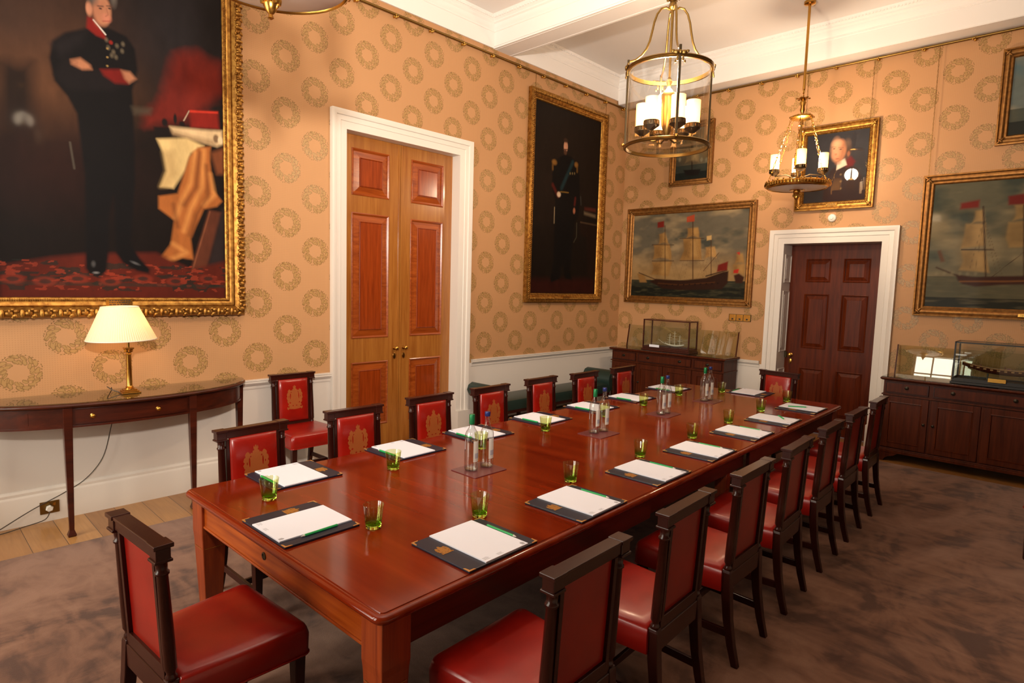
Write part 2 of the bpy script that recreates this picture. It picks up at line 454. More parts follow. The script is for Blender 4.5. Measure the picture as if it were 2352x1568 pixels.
# ceiling beam across the room, moulded like the cornice on both faces
def beam(name, x0, x1):
    pr = []
    cr = [(.0, 4.80), (.012, 4.806), (.012, 4.822), (.03, 4.84), (.04, 4.862), (.04, 4.878), (.06, 4.89), (.06, 4.905), (.085, 4.922), (.10, 4.938), (.115, H)]
    low = [(.0, 4.645), (-.006, 4.645), (-.006, 4.638), (0, 4.638), (.0, 4.622)]
    left = [(x0-o, z) for o, z in reversed(cr)]+[(x0-o, z) for o, z in low]
    right = [(x1+o, z) for o, z in reversed(low)]+[(x1+o, z) for o, z in cr]
    mid = [(x0+.03, 4.622), (x0+.034, 4.618), (x0+.04, 4.622), (x1-.04, 4.622), (x1-.034, 4.618), (x1-.03, 4.622)]
    prof = left+mid+right
    b = MB(); b.loft([[(x, y, z) for x, z in prof] for y in (YR, -.0)])
    for i in range(140):
        y = -.12-i*.04
        b.bx((x0-.096, y, 4.930), (.010, .022, .017)); b.bx((x0-.052, y, 4.897), (.008, .026, .010))
    return b.build(name, MT['white_plaster'], smooth=25, kind='structure')
beam('trim_9', *BX); beam('trim_10', -7.95, -7.63)

# ------------------------------------------------------------------ doors
def architrave(b, w, h, d0, d1, lining):
    """door casing in local XZ plane (x across, front -Y) opening w x h, stepping outwards"""
    prof = [(.025, -lining), (0, -lining), (0, .012), (.01, .014), (.07, .020), (.075, .026), (.12, .028), (.125, .040), (.15, .048), (.165, .050), (d0, .050), (d0, 0), (.025, 0)]
    rings = []
    for sx, z, oz in ((-1, 0, 0), (-1, h, 1), (1, h, 1), (1, 0, 0)):
        rings.append([(sx*(w/2+o), -f, z+(o if oz else 0)) for o, f in prof])
    b.loft(rings, True, True)
def rpanel(b, x0, x1, z0, z1, y, raise_=.012, mw=.022, bev=.07):
    """sunk moulding with raised fielded panel on face at y (front -Y)"""
    w, h = x1-x0, z1-z0; cx, cz = (x0+x1)/2, (z0+z1)/2
    b.loft([[(cx+sx*(w/2-o), y-f, cz+sz*(h/2-o)) for sx, sz in ((-1, -1), (1, -1), (1, 1), (-1, 1))] for o, f in
            ((0, 0), (0, .006), (mw*.4, .010), (mw, .0), (mw, -.010), (mw+.004, -.010), (bev, raise_*.5), (bev+.002, raise_*.9))], False)
    b.add([(cx+sx*(w/2-bev-.002), y-raise_*.9, cz+sz*(h/2-bev-.002)) for sx, sz in ((-1, -1), (1, -1), (1, 1), (-1, 1))], [(0, 1, 2, 3)])
def leaf_frame(b, x0, x1, z0, z1, y, t, panels):
    """door leaf face split in stiles and rails around panels; panels grouped in columns sharing the same x range"""
    cols = sorted(set((p[0], p[1]) for p in panels)); xs = [x0]
    xs = []
    last = x0
    for a, c in cols:
        b.box(last, a, y, y+t, z0, z1)
        zs = sorted((p[2], p[3]) for p in panels if (p[0], p[1]) == (a, c)); lz = z0
        for q, r_ in zs: b.box(a, c, y, y+t, lz, q); b.box(a, c, y+.012, y+t, q, r_); lz = r_
        b.box(a, c, y, y+t, lz, z1)
        last = c
    b.box(last, x1, y, y+t, z0, z1)
def knob_on(parent, x, y, z, r=.028):
    b = MB(); b.T = Matrix.Translation((x, y, z)) @ Matrix.Rotation(PI/2, 4, 'X')
    b.lathe([(r*.9, 0), (r*.9, .004), (r*.35, .008), (r*.3, .03), (r*.7, .036), (r, .048), (r*.95, .058), (r*.5, .066), (.001, .068)], 16)
    k = b.build('door_knob', MT['brass'], parent, 40)
    b = MB(); b.T = Matrix.Translation((x, y, z-.085)) @ Matrix.Rotation(PI/2, 4, 'X')
    b.loft([[(math.cos(t)*.021*s, math.sin(t)*.036*s, h_) for t in [2*PI*i/16 for i in range(16)]] for s, h_ in ((1, 0), (1, .003), (.8, .006), (.3, .007))])
    e = b.build('escutcheon', MT['brass'], parent, 40)

# door 1: double doors, satinwood frame with mahogany panels
d1 = struct('door_1'); cx = (D1[0]+D1[1])/2; d1.location = (cx, 0, 0)
w = D1[1]-D1[0]
b = MB(); architrave(b, w, D1[2], .175, 0, .13); b.build('architrave', MT['white_paint'], d1, 25)
for sgn in (-1, 1):
    b = MB(); b.box(*sorted((sgn*(w/2-.004), sgn*(w/2+.20))), -.062, 0.0, 0, .30); b.build('plinth_block', MT['white_paint'], d1, 0)
zp = [(.26, .96), (1.215, 2.52), (2.695, 3.165)]
for sgn in (-1, 1):
    pan = [(sgn*.145, sgn*.60) if sgn > 0 else (-.60, -.145)]
    pan = [(pan[0][0], pan[0][1], a, c) for a, c in zp]
    xa, xb = (.002, w/2) if sgn > 0 else (-w/2, -.002)
    b = MB(); leaf_frame(b, xa, xb, .008, D1[2], .125, .045, pan)
    lf = b.build('door_leaf', MT['satinwood'], d1, 0)
    for p_ in pan:
        b = MB(); rpanel(b, *p_, .125, .010, .022, .10)
        q = b.build('panel', MT['cross_mahogany'], lf, 0)
        b = MB(); b.box(p_[0]+.10, p_[1]-.10, .113, .118, p_[2]+.10, p_[3]-.10)
        b.rframe(p_[1]-p_[0]-.20, p_[3]-p_[2]-.20, [(0, -.117), (.006, -.111), (.012, -.117)], (p_[0]+p_[1])/2, (p_[2]+p_[3])/2)
        b.build('panel_field', MT['flame_mahogany'], lf, 0)
    b = MB(); b.box(*sorted((sgn*.003, sgn*.022)), .117, .125, .01, D1[2]-.004); b.build('meeting_bead', MT['satinwood'], lf, 0)
    knob_on(lf, sgn*.062, .117, 1.09, .024)
# recess behind
b = MB(); b.box(-w/2-.05, w/2+.05, .175, .19, 0, D1[2]+.03); b.build('door_backing', MT['dark_wood'], d1, 0)

# door 2 : dark six panel door in a deep white reveal
d2 = struct('door_2'); d2.location = (0, (D2[0]+D2[1])/2, 0); d2.rotation_euler = (0, 0, -PI/2)
w = D2[1]-D2[0]
b = MB(); architrave(b, w, D2[2], .175, 0, .335); b.build('architrave', MT['white_paint'], d2, 25)
for sgn in (-1, 1):
    b = MB(); b.box(*sorted((sgn*(w/2-.004), sgn*(w/2+.19))), -.062, 0, 0, .28); b.build('plinth_block', MT['white_paint'], d2, 0)
    b = MB()
    M0 = Matrix.Translation((sgn*(w/2), .17, 0)) @ Matrix.Rotation(-sgn*PI/2, 4, 'Z')
    b.T = M0
    for z0, z1 in ((.25, .80), (1.06, 1.83), (1.97, 2.30)):
        b.rframe(.19, z1-z0, [(0, .0), (.004, .008), (.014, .009), (.020, 0)], 0, (z0+z1)/2)
        b.box(-.055, .055, -.006, 0, z0+.035, z1-.035)
    b.build('reveal_panel', MT['white_paint'], d2, 0)
yc = (D2[0]+D2[1])/2
PX = [(-( -2.685)+yc, -(-2.985)+yc), (3.132+yc, 3.452+yc)]
PX = [(2.685+yc, 2.985+yc), (3.132+yc, 3.432+yc)]
pan = [(a, c, z0, z1) for a, c in PX for z0, z1 in ((.22, .845), (1.105, 1.815), (1.968, 2.265))]
b = MB(); leaf_frame(b, -w/2, w/2, .008, D2[2], .285, .05, pan); lf = b.build('door_leaf', MT['door_dark'], d2, 0)
for p_ in pan:
    b = MB(); rpanel(b, *p_, .285, .010, .020, .065); b.build('panel', MT['door_dark'], lf, 0)
knob_on(lf, -w/2+.075, .285, 1.0, .028)
b = MB(); b.box(-w/2+.0, -w/2+.03, .262, .285, .96, 1.04); b.build('latch', MT['bronze'], lf, 0)

# ------------------------------------------------------------------ brass picture rails
def picrail(name, label, wall, s0, s1, step, start, z=4.535):
    t = thing(name, label, 'picture rail')
    b = MB()
    P = (lambda s, o, zz: (s, -o, zz)) if wall == 'A' else (lambda s, o, zz: (-o, s, zz))
    b.tube([P(s0, .045, z), P(s1, .045, z)], .014, 10); b.build('rail', MT['old_brass'], t, 40)
    n = 0; s = start
    while min(s0, s1) < s < max(s0, s1) and n < 24:
        b = MB(); b.ell(P(s, .022, z-.012), (.020, .020, .012)); b.ell(P(s, .052, z-.026), (.014, .014, .014)); b.ell(P(s+.022, .05, z-.012), (.009, .009, .012))
        b.tube([P(s, 0, z-.02), P(s, .06, z-.024)], .006, 6); b.tube([P(s, .034+.024*math.cos(a), z+.017*math.sin(a)) for a in [i*PI/6 for i in range(-3, 9)]], .004, 5)
        b.build('bracket', MT['brass'], t, 50); s += step; n += 1
    return t
picrail('picture_rail', 'brass picture rail along the top of the left wall above the double doors', 'A', -7.4, -.05, -.462, -.17)
picrail('picture_rail', 'brass picture rail along the top of the end wall above the ship paintings', 'B', -5.8, -.05, -.445, -.30)

# ------------------------------------------------------------------ painted canvases
def unA(u, v, y=-.03):
    d = fw+RR*(u-1176)/F_PX-UU*(v-784)/F_PX; t = (y-CAM[1])/d[1]; P = CAM+d*t; return P[0], P[2]
def unB(u, v, x=-.03):
    d = fw+RR*(u-1176)/F_PX-UU*(v-784)/F_PX; t = (x-CAM[0])/d[0]; P = CAM+d*t; return -P[1], P[2]
rng = np.random.default_rng(5)
class Art:
    """brush strokes laid on a dense grid of coloured vertices; coordinates are wall metres, given through the tracing un()"""
    def __init__(s, s0, s1, z0, z1, step, un):
        s.s0, s.s1, s.z0, s.z1 = s0, s1, z0, z1; s.un = un
        s.nx = int((s1-s0)/step)+2; s.nz = int((z1-z0)/step)+2
        s.X, s.Z = np.meshgrid(np.linspace(s0, s1, s.nx), np.linspace(z0, z1, s.nz))
        s.C = np.zeros(s.X.shape+(3,))
        s.px = abs(un(1001, 500)[0]-un(1000, 500)[0]) if un is unA else abs(un(1801, 500)[0]-un(1800, 500)[0])
    def fill(s, c): s.C[:] = s2l(c)
    def noise(s, sx, sz, seed=0, oct=3):
        r = np.random.default_rng(seed); out = 0; amp = 1; tot = 0
        for o in range(oct):
            gx = max(2, int((s.s1-s.s0)/sx*2**o)+2); gz = max(2, int((s.z1-s.z0)/sz*2**o)+2)
            g = r.random((gz+1, gx+1)); fx = np.linspace(0, gx-1e-6, s.nx); fz = np.linspace(0, gz-1e-6, s.nz)
            ix, iz = fx.astype(int), fz.astype(int); tx, tz = fx-ix, fz-iz; tx = tx*tx*(3-2*tx); tz = tz*tz*(3-2*tz)
            a = g[np.ix_(iz, ix)]; b_ = g[np.ix_(iz, ix+1)]; c = g[np.ix_(iz+1, ix)]; d = g[np.ix_(iz+1, ix+1)]
            tx = tx[None, :]; tz = tz[:, None]
            out = out+amp*((a*(1-tx)+b_*tx)*(1-tz)+(c*(1-tx)+d*tx)*tz); tot += amp; amp *= .5
        return out/tot
    def lay(s, al, c):
        al = np.clip(al, 0, 1)[..., None]; s.C = s.C*(1-al)+np.array(c if not isinstance(c[0], (int,)) else s2l(c))*al
    def poly(s, pts, c, soft=.01, a=1., raw=False, wob=0.):
        P = [p if raw else s.un(*p) for p in pts]; n = len(P)
        d = np.full(s.X.shape, 1e9); ins = np.zeros(s.X.shape, bool)
        X = s.X; Z = s.Z
        if wob: X = X+(s.noise(.08, .08, 3)-.5)*wob; Z = Z+(s.noise(.08, .08, 4)-.5)*wob
        for i in range(n):
            (x0, z0), (x1, z1) = P[i], P[(i+1) % n]
            ex, ez = x1-x0, z1-z0; L = ex*ex+ez*ez+1e-12
            t = np.clip(((X-x0)*ex+(Z-z0)*ez)/L, 0, 1)
            d = np.minimum(d, np.hypot(X-x0-t*ex, Z-z0-t*ez))
            cr = ((z0 > Z) != (z1 > Z)) & (X < (x1-x0)*(Z-z0)/(z1-z0+1e-12)+x0)
            ins ^= cr
        sd = np.where(ins, -d, d); s.lay(a*np.clip(.5-sd/soft/2, 0, 1), c)
    def ell(s, c0, rx, rz, c, soft=.3, a=1., rot=0., raw=False):
        x0, z0 = c0 if raw else s.un(*c0)
        X, Z = s.X-x0, s.Z-z0; cr, sr = math.cos(rot), math.sin(rot)
        q = np.hypot((X*cr+Z*sr)/rx, (-X*sr+Z*cr)/rz); s.lay(a*np.clip((1+soft-q)/(2*soft), 0, 1), c)
    def line(s, pts, w, c, a=1., soft=None):
        P = [s.un(*p) for p in pts]; d = np.full(s.X.shape, 1e9)
        for (x0, z0), (x1, z1) in zip(P[:-1], P[1:]):
            ex, ez = x1-x0, z1-z0; L = ex*ex+ez*ez+1e-12; t = np.clip(((s.X-x0)*ex+(s.Z-z0)*ez)/L, 0, 1)
            d = np.minimum(d, np.hypot(s.X-x0-t*ex, s.Z-z0-t*ez))
        so = soft or w*.4; s.lay(a*np.clip(.5-(d-w/2)/so/2, 0, 1), c)
    def vary(s, amt, sx=.15, sz=.1, seed=1):
        s.C *= (1+(s.noise(sx, sz, seed, 4)-.5)*2*amt)[..., None]
    def build(s, parent, cx, cz, y=-.012, mat=None):
        me = bpy.data.meshes.new('canvas'); nx, nz = s.nx, s.nz
        co = np.stack([s.X-cx, np.full(s.X.shape, y), s.Z-cz], -1).reshape(-1, 3)
        me.vertices.add(nx*nz); me.vertices.foreach_set('co', co.ravel().astype(np.float32))
        i = np.arange(nx*nz).reshape(nz, nx); q = np.stack([i[:-1, :-1], i[:-1, 1:], i[1:, 1:], i[1:, :-1]], -1).reshape(-1)
        nf = len(q)//4
        me.loops.add(nf*4); me.loops.foreach_set('vertex_index', q.astype(np.int32))
        me.polygons.add(nf); me.polygons.foreach_set('loop_start', (np.arange(nf)*4).astype(np.int32))
        me.update(calc_edges=True); me.validate()
        at = me.color_attributes.new('paint', 'FLOAT_COLOR', 'POINT')
        c = np.concatenate([np.clip(s.C, 0, 1), np.ones(s.C.shape[:2]+(1,))], -1).reshape(-1)
        at.data.foreach_set('color', c.astype(np.float32)); me.materials.append(PAINT2 if mat else PAINT.m)
        o = bpy.data.objects.new('canvas', me); COL.objects.link(o); o.parent = parent
        return o

def picture(name, label, wall, s0, s1, z0, z1, fwid, style, art, plate=None, chains=()):
    """s0..s1,z0..z1: visible canvas; fwid frame width; style of moulding"""
    cx, cz = (s0+s1)/2, (z0+z1)/2; w, h = s1-s0, z1-z0
    if wall == 'A': t = thing(name, label, 'painting', (cx, 0, cz), 0)
    else: t = thing(name, label, 'painting', (0, -cx, cz), -PI/2)
    f = fwid; b = MB()
    if style == 'grand':
        prof = [(0, .005), (0, .022), (.008, .030), (.026, .030), (.030, .036), (.044, .044), (.058, .046), (.066, .038), (.072, .050), (.105, .085), (.135, .080), (f, .055), (f, .0)]
    elif style == 'rope':
        prof = [(0, .005), (0, .020), (.010, .030), (.022, .028), (.028, .036), (.06*f/.12, .060), (.09*f/.12, .070), (f, .060), (f, 0)]
    else:
        prof = [(0, .004), (0, .018), (.012*f/.1, .028), (.03*f/.1, .024), (.045*f/.1, .042), (.06*f/.1, .046), (.075*f/.1, .040), (.085*f/.1, .052), (f, .050), (f, 0)]
    b.rframe(w, h, prof)
    fr = b.build('frame', MT['gilt'] if style != 'plain' else MT['gilt_dark'], t, 50)
    # carved ornament, one mesh
    b = MB(); 
    def along(off, step, fn):
        for (ax, az, bx_, bz) in ((-1, -1, 1, -1), (1, -1, 1, 1), (1, 1, -1, 1), (-1, 1, -1, -1)):
            x0, zz0, x1, zz1 = ax*(w/2+off), az*(h/2+off), bx_*(w/2+off), bz*(h/2+off)
            L = math.hypot(x1-x0, zz1-zz0); n = max(1, int(L/step)); an = math.atan2(zz1-zz0, x1-x0)
            for i in range(n):
                t_ = (i+.5)/n; fn(x0+(x1-x0)*t_, zz0+(zz1-zz0)*t_, an, i)
    if style == 'grand':
        def leafy(x, z, an, i):
            b.T = Matrix.Translation((x, -.084, z)) @ Matrix.Rotation(-an, 4, 'Y')
            k = i % 3
            if k == 0: b.ell((0, 0, 0), (.030, .022, .024), 8, 5); b.ell((.0, -.012, .012), (.012, .014, .02), 6, 4)
            elif k == 1:
                for q in (-1, 1): b.ell((.005*q, -.004, .016*q), (.020, .014, .014), 7, 4); b.ell((-.012, 0, .026*q), (.012, .010, .010), 6, 4)
            else: b.ell((0, -.006, 0), (.016, .018, .034), 7, 5); b.ell((.014, 0, .0), (.016, .012, .014), 6, 4)
        along(.112, .036, leafy)
        def twist(x, z, an, i):
            b.T = Matrix.Translation((x, -.034, z)) @ Matrix.Rotation(-an+.7, 4, 'Y'); b.ell((0, 0, 0), (.013, .006, .005), 6, 4)
        along(.017, .013, twist)
    elif style == 'rope':
        def twist(x, z, an, i):
            b.T = Matrix.Translation((x, -.064, z)) @ Matrix.Rotation(-an+.75, 4, 'Y'); b.ell((0, 0, 0), (.024*f/.12, .012, .010), 8, 4)
        along(f*.62, .028, twist)
        b.T = Matrix.Identity(4); b.build('rope_moulding', MT['gilt'], t, 60); b = MB()
        def bead(x, z, an, i):
            b.T = Matrix.Translation((x, -.03, z)) @ Matrix.Rotation(-an, 4, 'Y'); b.ell((0, 0, 0), (.006, .005, .006), 6, 4)
        along(.014, .018, bead)
    else:
        for sx in (-1, 1):
            for sz in (-1, 1):
                b.T = Matrix.Translation((sx*(w/2+f*.55), -.05, sz*(h/2+f*.55))) @ Matrix.Rotation(sx*sz*-PI/4, 4, 'Y')
                b.ell((0, 0, 0), (f*.5, .010, f*.14), 8, 5); b.ell((0, -.004, 0), (f*.14, .012, f*.3), 8, 5)
                b.T = Matrix.Identity(4); b.build('corner_ornament', MT['gilt'] if style != 'plain' else MT['gilt_dark'], t, 60); b = MB()
        if style == 'inner':
            def bead(x, z, an, i):
                b.T = Matrix.Translation((x, -.030, z)) @ Matrix.Rotation(-an+.6, 4, 'Y'); b.ell((0, 0, 0), (.011, .006, .005), 6, 4)
            along(.02, .02, bead)
    b.T = Matrix.Identity(4)
    if b.v: b.build('frame_ornament', MT['gilt'] if style != 'plain' else MT['gilt_dark'], t, 60)
    # backing behind the canvas gives the picture its depth
    b = MB(); b.box(-w/2-f*.8, w/2+f*.8, -.010, 0, -h/2-f*.8, h/2+f*.8); b.build('stretcher', MT['dark_wood'], t, 0)
    art.build(t, cx, cz, mat=(style == 'inner'))
    if plate:
        px, pw, ph, pz, py = plate
        b = MB(); b.box(px-cx-pw/2, px-cx+pw/2, -py-.006, -py, pz-cz-ph/2, pz-cz+ph/2); pl = b.build('nameplate', MT['brass'], t, 0)
        b = MB()
        for k in range(3):
            zz = pz-cz+ph*(.25-.25*k); q = px-cx-pw*.38
            while q < px-cx+pw*.36:
                l = random.uniform(.008, .022)*pw/.17; b.box(q, q+l, -py-.0068, -py-.006, zz-ph*.05, zz+ph*.05); q += l+.005*pw/.17
        b.build('engraving', MT['black'], pl, 0)
    for cxx in chains:
        b = MB(); zt = 4.53-cz; zb = h/2+f-.02; n = int((zt-zb)/.028)
        for i in range(max(n, 1)):
            zc_ = zb+(i+.5)*(zt-zb)/max(n, 1); b.T = Matrix.Translation((cxx-cx, -.045, zc_)) @ Matrix.Rotation(PI/2*(i % 2)+.3, 4, 'Z')
            b.tube([(.005*math.cos(a), 0, .0165*math.sin(a)) for a in [j*PI/3 for j in range(6)]], .0016, 4, True)
        b.T = Matrix.Identity(4); b.build('hanging_chain', MT['old_brass'], t, 60)
    return t

# --- large full-length portrait
A = Art(-7.63, -6.045, 1.64, 4.30, .0052, unA)
A.fill((15, 9, 8))
A.ell((40, 90), .55, .42, (70, 44, 30), .9, .8); A.ell((90, 160), .40, .25, (92, 58, 36), .9, .6); A.ell((20, 40), .3, .25, (44, 32, 28), .8, .6)
A.poly([(0, 140), (20, 136), (40, 148), (75, 140), (80, 300), (0, 420)], (16, 9, 8), .05, .9)
A.ell((430, 90), .40, .35, (30, 26, 28), .9, .8); A.ell((130, 380), .4, .25, (36, 14, 10), .9, .7)
A.poly([(400, 120), (450, 112), (510, 150), (514, 215), (440, 275), (335, 292), (332, 262), (375, 215)], (88, 24, 17), .05, 1, wob=.05)
A.poly([(440, 160), (505, 150), (514, 205), (430, 245)], (112, 32, 22), .06, .6)
A.poly([(438, 252), (502, 256), (505, 296), (440, 292)], (108, 24, 17), .016); A.poly([(438, 252), (502, 256), (502, 260), (438, 257)], (168, 44, 30), .006)
A.poly([(355, 290), (392, 292), (392, 306), (356, 308)], (16, 10, 10), .01); A.ell((380, 280), .02, .03, (18, 12, 12)); A.ell((404, 272), .012, .04, (20, 14, 14)); A.ell((420, 284), .02, .02, (16, 10, 10)); A.line([(424, 276), (436, 254)], .008, (150, 130, 110))
A.poly([(392, 290), (470, 298), (512, 300), (515, 330), (500, 336), (400, 306)], (188, 160, 120), .016)
A.poly([(395, 300), (490, 322), (500, 334), (400, 310)], (120, 92, 64), .02, .7); A.ell((498, 318), .022, .034, (110, 86, 62), .3); A.ell((508, 322), .02, .03, (200, 176, 138), .3)
A.poly([(362, 318), (430, 316), (470, 334), (440, 352), (428, 390), (400, 432), (370, 428), (384, 392), (376, 350)], (186, 158, 106), .014)
A.poly([(376, 350), (400, 346), (410, 400), (384, 428), (370, 428), (384, 392)], (150, 122, 78), .03, .6)
dr = [(456, 338), (486, 336), (484, 370), (492, 436), (512, 462), (500, 474), (470, 480), (452, 520), (440, 548), (446, 596), (420, 592), (380, 606), (368, 594), (394, 560), (402, 505), (366, 478), (366, 450), (410, 444), (424, 400), (436, 360)]
A.poly(dr, (142, 82, 38), .012)
for pts in ([(450, 350), (440, 420), (420, 460), (405, 500)], [(470, 345), (466, 430), (440, 480), (425, 530)], [(484, 400), (494, 448), (470, 470)], [(400, 560), (430, 580), (385, 600)]):
    A.line(pts, .028, (196, 134, 72), .6, .02)
for pts in ([(460, 350), (452, 430), (425, 470)], [(476, 380), (480, 450), (455, 490), (440, 540)], [(400, 470), (410, 520)]): A.line(pts, .022, (84, 42, 20), .7, .02)
A.poly([(486, 350), (516, 340), (516, 400), (500, 400)], (100, 54, 30), .02)
A.poly([(482, 482), (512, 488), (474, 632), (440, 620)], (78, 40, 26), .014); A.line([(484, 486), (444, 620)], .012, (110, 64, 42), .8)
A.poly([(512, 480), (518, 480), (518, 640), (474, 632)], (34, 26, 26), .02)
A.poly([(0, 610), (120, 590), (200, 582), (360, 580), (440, 618), (520, 600), (520, 690), (0, 690)], (74, 24, 15), .02)
msk = A.noise(.10, .035, 11, 2); m2_ = A.noise(.05, .02, 12, 2); zf = (A.Z < 1.90).astype(float)*(A.Z > 1.69)
A.lay(zf*(msk > .56)*.75, (26, 30, 26)); A.lay(zf*(m2_ > .66)*.8, (120, 44, 28)); A.lay(zf*(np.abs(A.Z-1.74) < .012)*.6, (34, 36, 30))
for k in range(7): A.ell((30+k*75, 640+(k % 2)*6), .07, .035, (112, 40, 26), .2, .55); A.ell((30+k*75, 640+(k % 2)*6), .035, .016, (40, 30, 26), .2, .8)
A.poly([(198, 600), (196, 400), (178, 260), (156, 220), (126, 184), (114, 130), (122, 92), (150, 74), (206, 62), (250, 62), (292, 82), (312, 112), (318, 160), (306, 206), (310, 300), (312, 420), (302, 560), (322, 592), (346, 618), (344, 628), (316, 622), (284, 604), (268, 580), (262, 450), (252, 500), (250, 590), (246, 624), (228, 636), (206, 628), (198, 616)], (9, 7, 9), .012)
A.poly([(126, 170), (150, 130), (200, 158), (300, 168), (316, 186), (260, 205), (180, 206), (150, 200)], (16, 12, 14), .02)
A.poly([(120, 100), (150, 80), (200, 68), (190, 100), (140, 130)], (20, 16, 18), .03)
A.poly([(202, 36), (214, 40), (242, 78), (246, 90), (222, 80), (200, 62)], (108, 22, 17), .01); A.line([(216, 44), (244, 78)], .008, (200, 190, 180))
A.ell((236, 22), .056, .108, (150, 100, 74), .16); A.ell((226, 24), .035, .09, (150, 96, 72), .4, .6); A.ell((246, 40), .03, .03, (170, 104, 84), .4, .6); A.ell((206, 18), .02, .05, (164, 110, 84), .3)
A.ell((212, -16), .035, .06, (82, 76, 70), .6); A.ell((236, -38), .07, .05, (92, 84, 78), .6); A.ell((262, -8), .02, .06, (80, 72, 66), .6)
for ex in (232, 253): A.line([(ex-6, 12), (ex+6, 13)], .010, (70, 46, 38), .8); A.ell((ex, 18), .010, .006, (50, 36, 32), .4)
A.line([(246, 18), (250, 32), (244, 36)], .008, (130, 80, 62), .7); A.line([(238, 47), (254, 47)], .009, (130, 62, 52), .8)
A.poly([(164, 136), (186, 132), (208, 148), (212, 158), (190, 158), (166, 146)], (150, 98, 70), .014)
for k in range(4): A.line([(164, 136+k*3), (180, 140+k*3)], .005, (110, 70, 52), .6)
A.poly([(232, 158), (276, 158), (298, 170), (296, 192), (266, 190), (240, 172)], (96, 18, 14), .014); A.poly([(280, 160), (300, 164), (314, 180), (298, 190), (288, 180)], (146, 96, 70), .014)
for p_ in ((246, 90), (250, 108), (262, 118), (270, 104), (282, 116), (258, 126), (268, 130), (284, 100)): A.ell(p_, .010, .014, (104, 92, 74), .8, .6)
A.ell((256, 96), .012, .014, (130, 30, 22), .4, .8)
for z_ in (110, 130, 150): A.ell((248, z_), .007, .007, (150, 120, 70), .4, .8)
A.line([(162, 326), (172, 386)], .012, (84, 78, 68), .55); A.poly([(304, 244), (350, 248), (346, 262), (310, 262)], (70, 62, 50), .02, .6)
A.ell((216, 606), .012, .02, (70, 70, 72), .6, .8); A.ell((222, 626), .018, .008, (110, 110, 112), .6, .8); A.ell((312, 604), .03, .008, (80, 80, 82), .6, .8, -.4)
A.vary(.22, .05, .12, 8)
picture('portrait_painting', 'huge gold-framed portrait of a standing man with folded arms, above the half-round console', 'A', -7.63, -6.045, 1.64, 4.30, .145, 'grand', A,
        (-6.845, .175, .06, 1.602, .048))

# --- second full-length portrait
A = Art(-2.128, -.685, 1.725, 4.225, .0075, unA)
A.fill((20, 14, 11)); A.ell((1310, 300), .7, .7, (30, 22, 17), .9, .8); A.ell((1262, 420), .4, .5, (30, 20, 15), .9, .6)
A.poly([(1218, 640), (1366, 640), (1366, 676), (1216, 676)], (44, 14, 10), .05, .9)
A.poly([(1334, 508), (1376, 516), (1376, 560), (1368, 640), (1352, 640), (1350, 545), (1336, 540)], (26, 15, 11), .02)
A.line([(1336, 510), (1376, 518)], .02, (64, 48, 34)); A.line([(1327, 512), (1326, 545), (1320, 556)], .014, (70, 66, 52), .7)
A.poly([(1345, 476), (1370, 480), (1370, 486), (1345, 482)], (74, 30, 22), .02); A.poly([(1344, 486), (1370, 494), (1370, 500), (1344, 492)], (98, 82, 62), .02); A.line([(1336, 452), (1337, 470)], .02, (60, 60, 56), .6)
A.poly([(1286, 362), (1300, 354), (1312, 358), (1328, 372), (1334, 410), (1334, 470), (1330, 500), (1322, 510), (1316, 560), (1312, 630), (1316, 642), (1300, 640), (1294, 600), (1288, 640), (1268, 648), (1266, 640), (1274, 600), (1276, 500), (1278, 460), (1270, 430), (1272, 380)], (11, 10, 11), .014)
A.ell((1302, 336), .044, .075, (182, 132, 104), .15); A.ell((1301, 349), .034, .035, (74, 48, 34), .3); A.ell((1302, 322), .042, .03, (56, 38, 28), .4); A.line([(1296, 342), (1306, 343)], .012, (70, 44, 32))
A.ell((1276, 372), .05, .035, (122, 84, 38), .4); A.ell((1326, 378), .04, .035, (120, 82, 38), .4); A.line([(1272, 378), (1272, 388)], .03, (104, 72, 32), .8); A.line([(1328, 384), (1328, 394)], .03, (104, 72, 32), .8)
A.line([(1318, 372), (1306, 400), (1292, 432)], .05, (24, 46, 50), .85, .02)
for k in range(3): A.ell((1312+k*5, 398), .012, .016, (124, 104, 66), .5, .8)
A.line([(1272, 424), (1284, 450)], .045, (84, 24, 18), .7); A.ell((1286, 446), .04, .035, (196, 168, 140), .3); A.line([(1324, 455), (1322, 470)], .035, (84, 26, 20), .7); A.ell((1321, 484), .026, .04, (150, 92, 66), .3)
A.line([(1276, 476), (1275, 512)], .016, (150, 130, 100), .7); A.line([(1290, 440), (1308, 442)], .014, (130, 96, 40), .8)
A.vary(.2, .06, .15, 9)
picture('portrait_painting', 'tall gold-framed portrait of a bearded man in naval uniform, right of the double doors', 'A', -2.128, -.685, 1.725, 4.225, .125, 'rope', A,
        (-1.42, .16, .03, 1.672, .062), (-2.17, -.62))

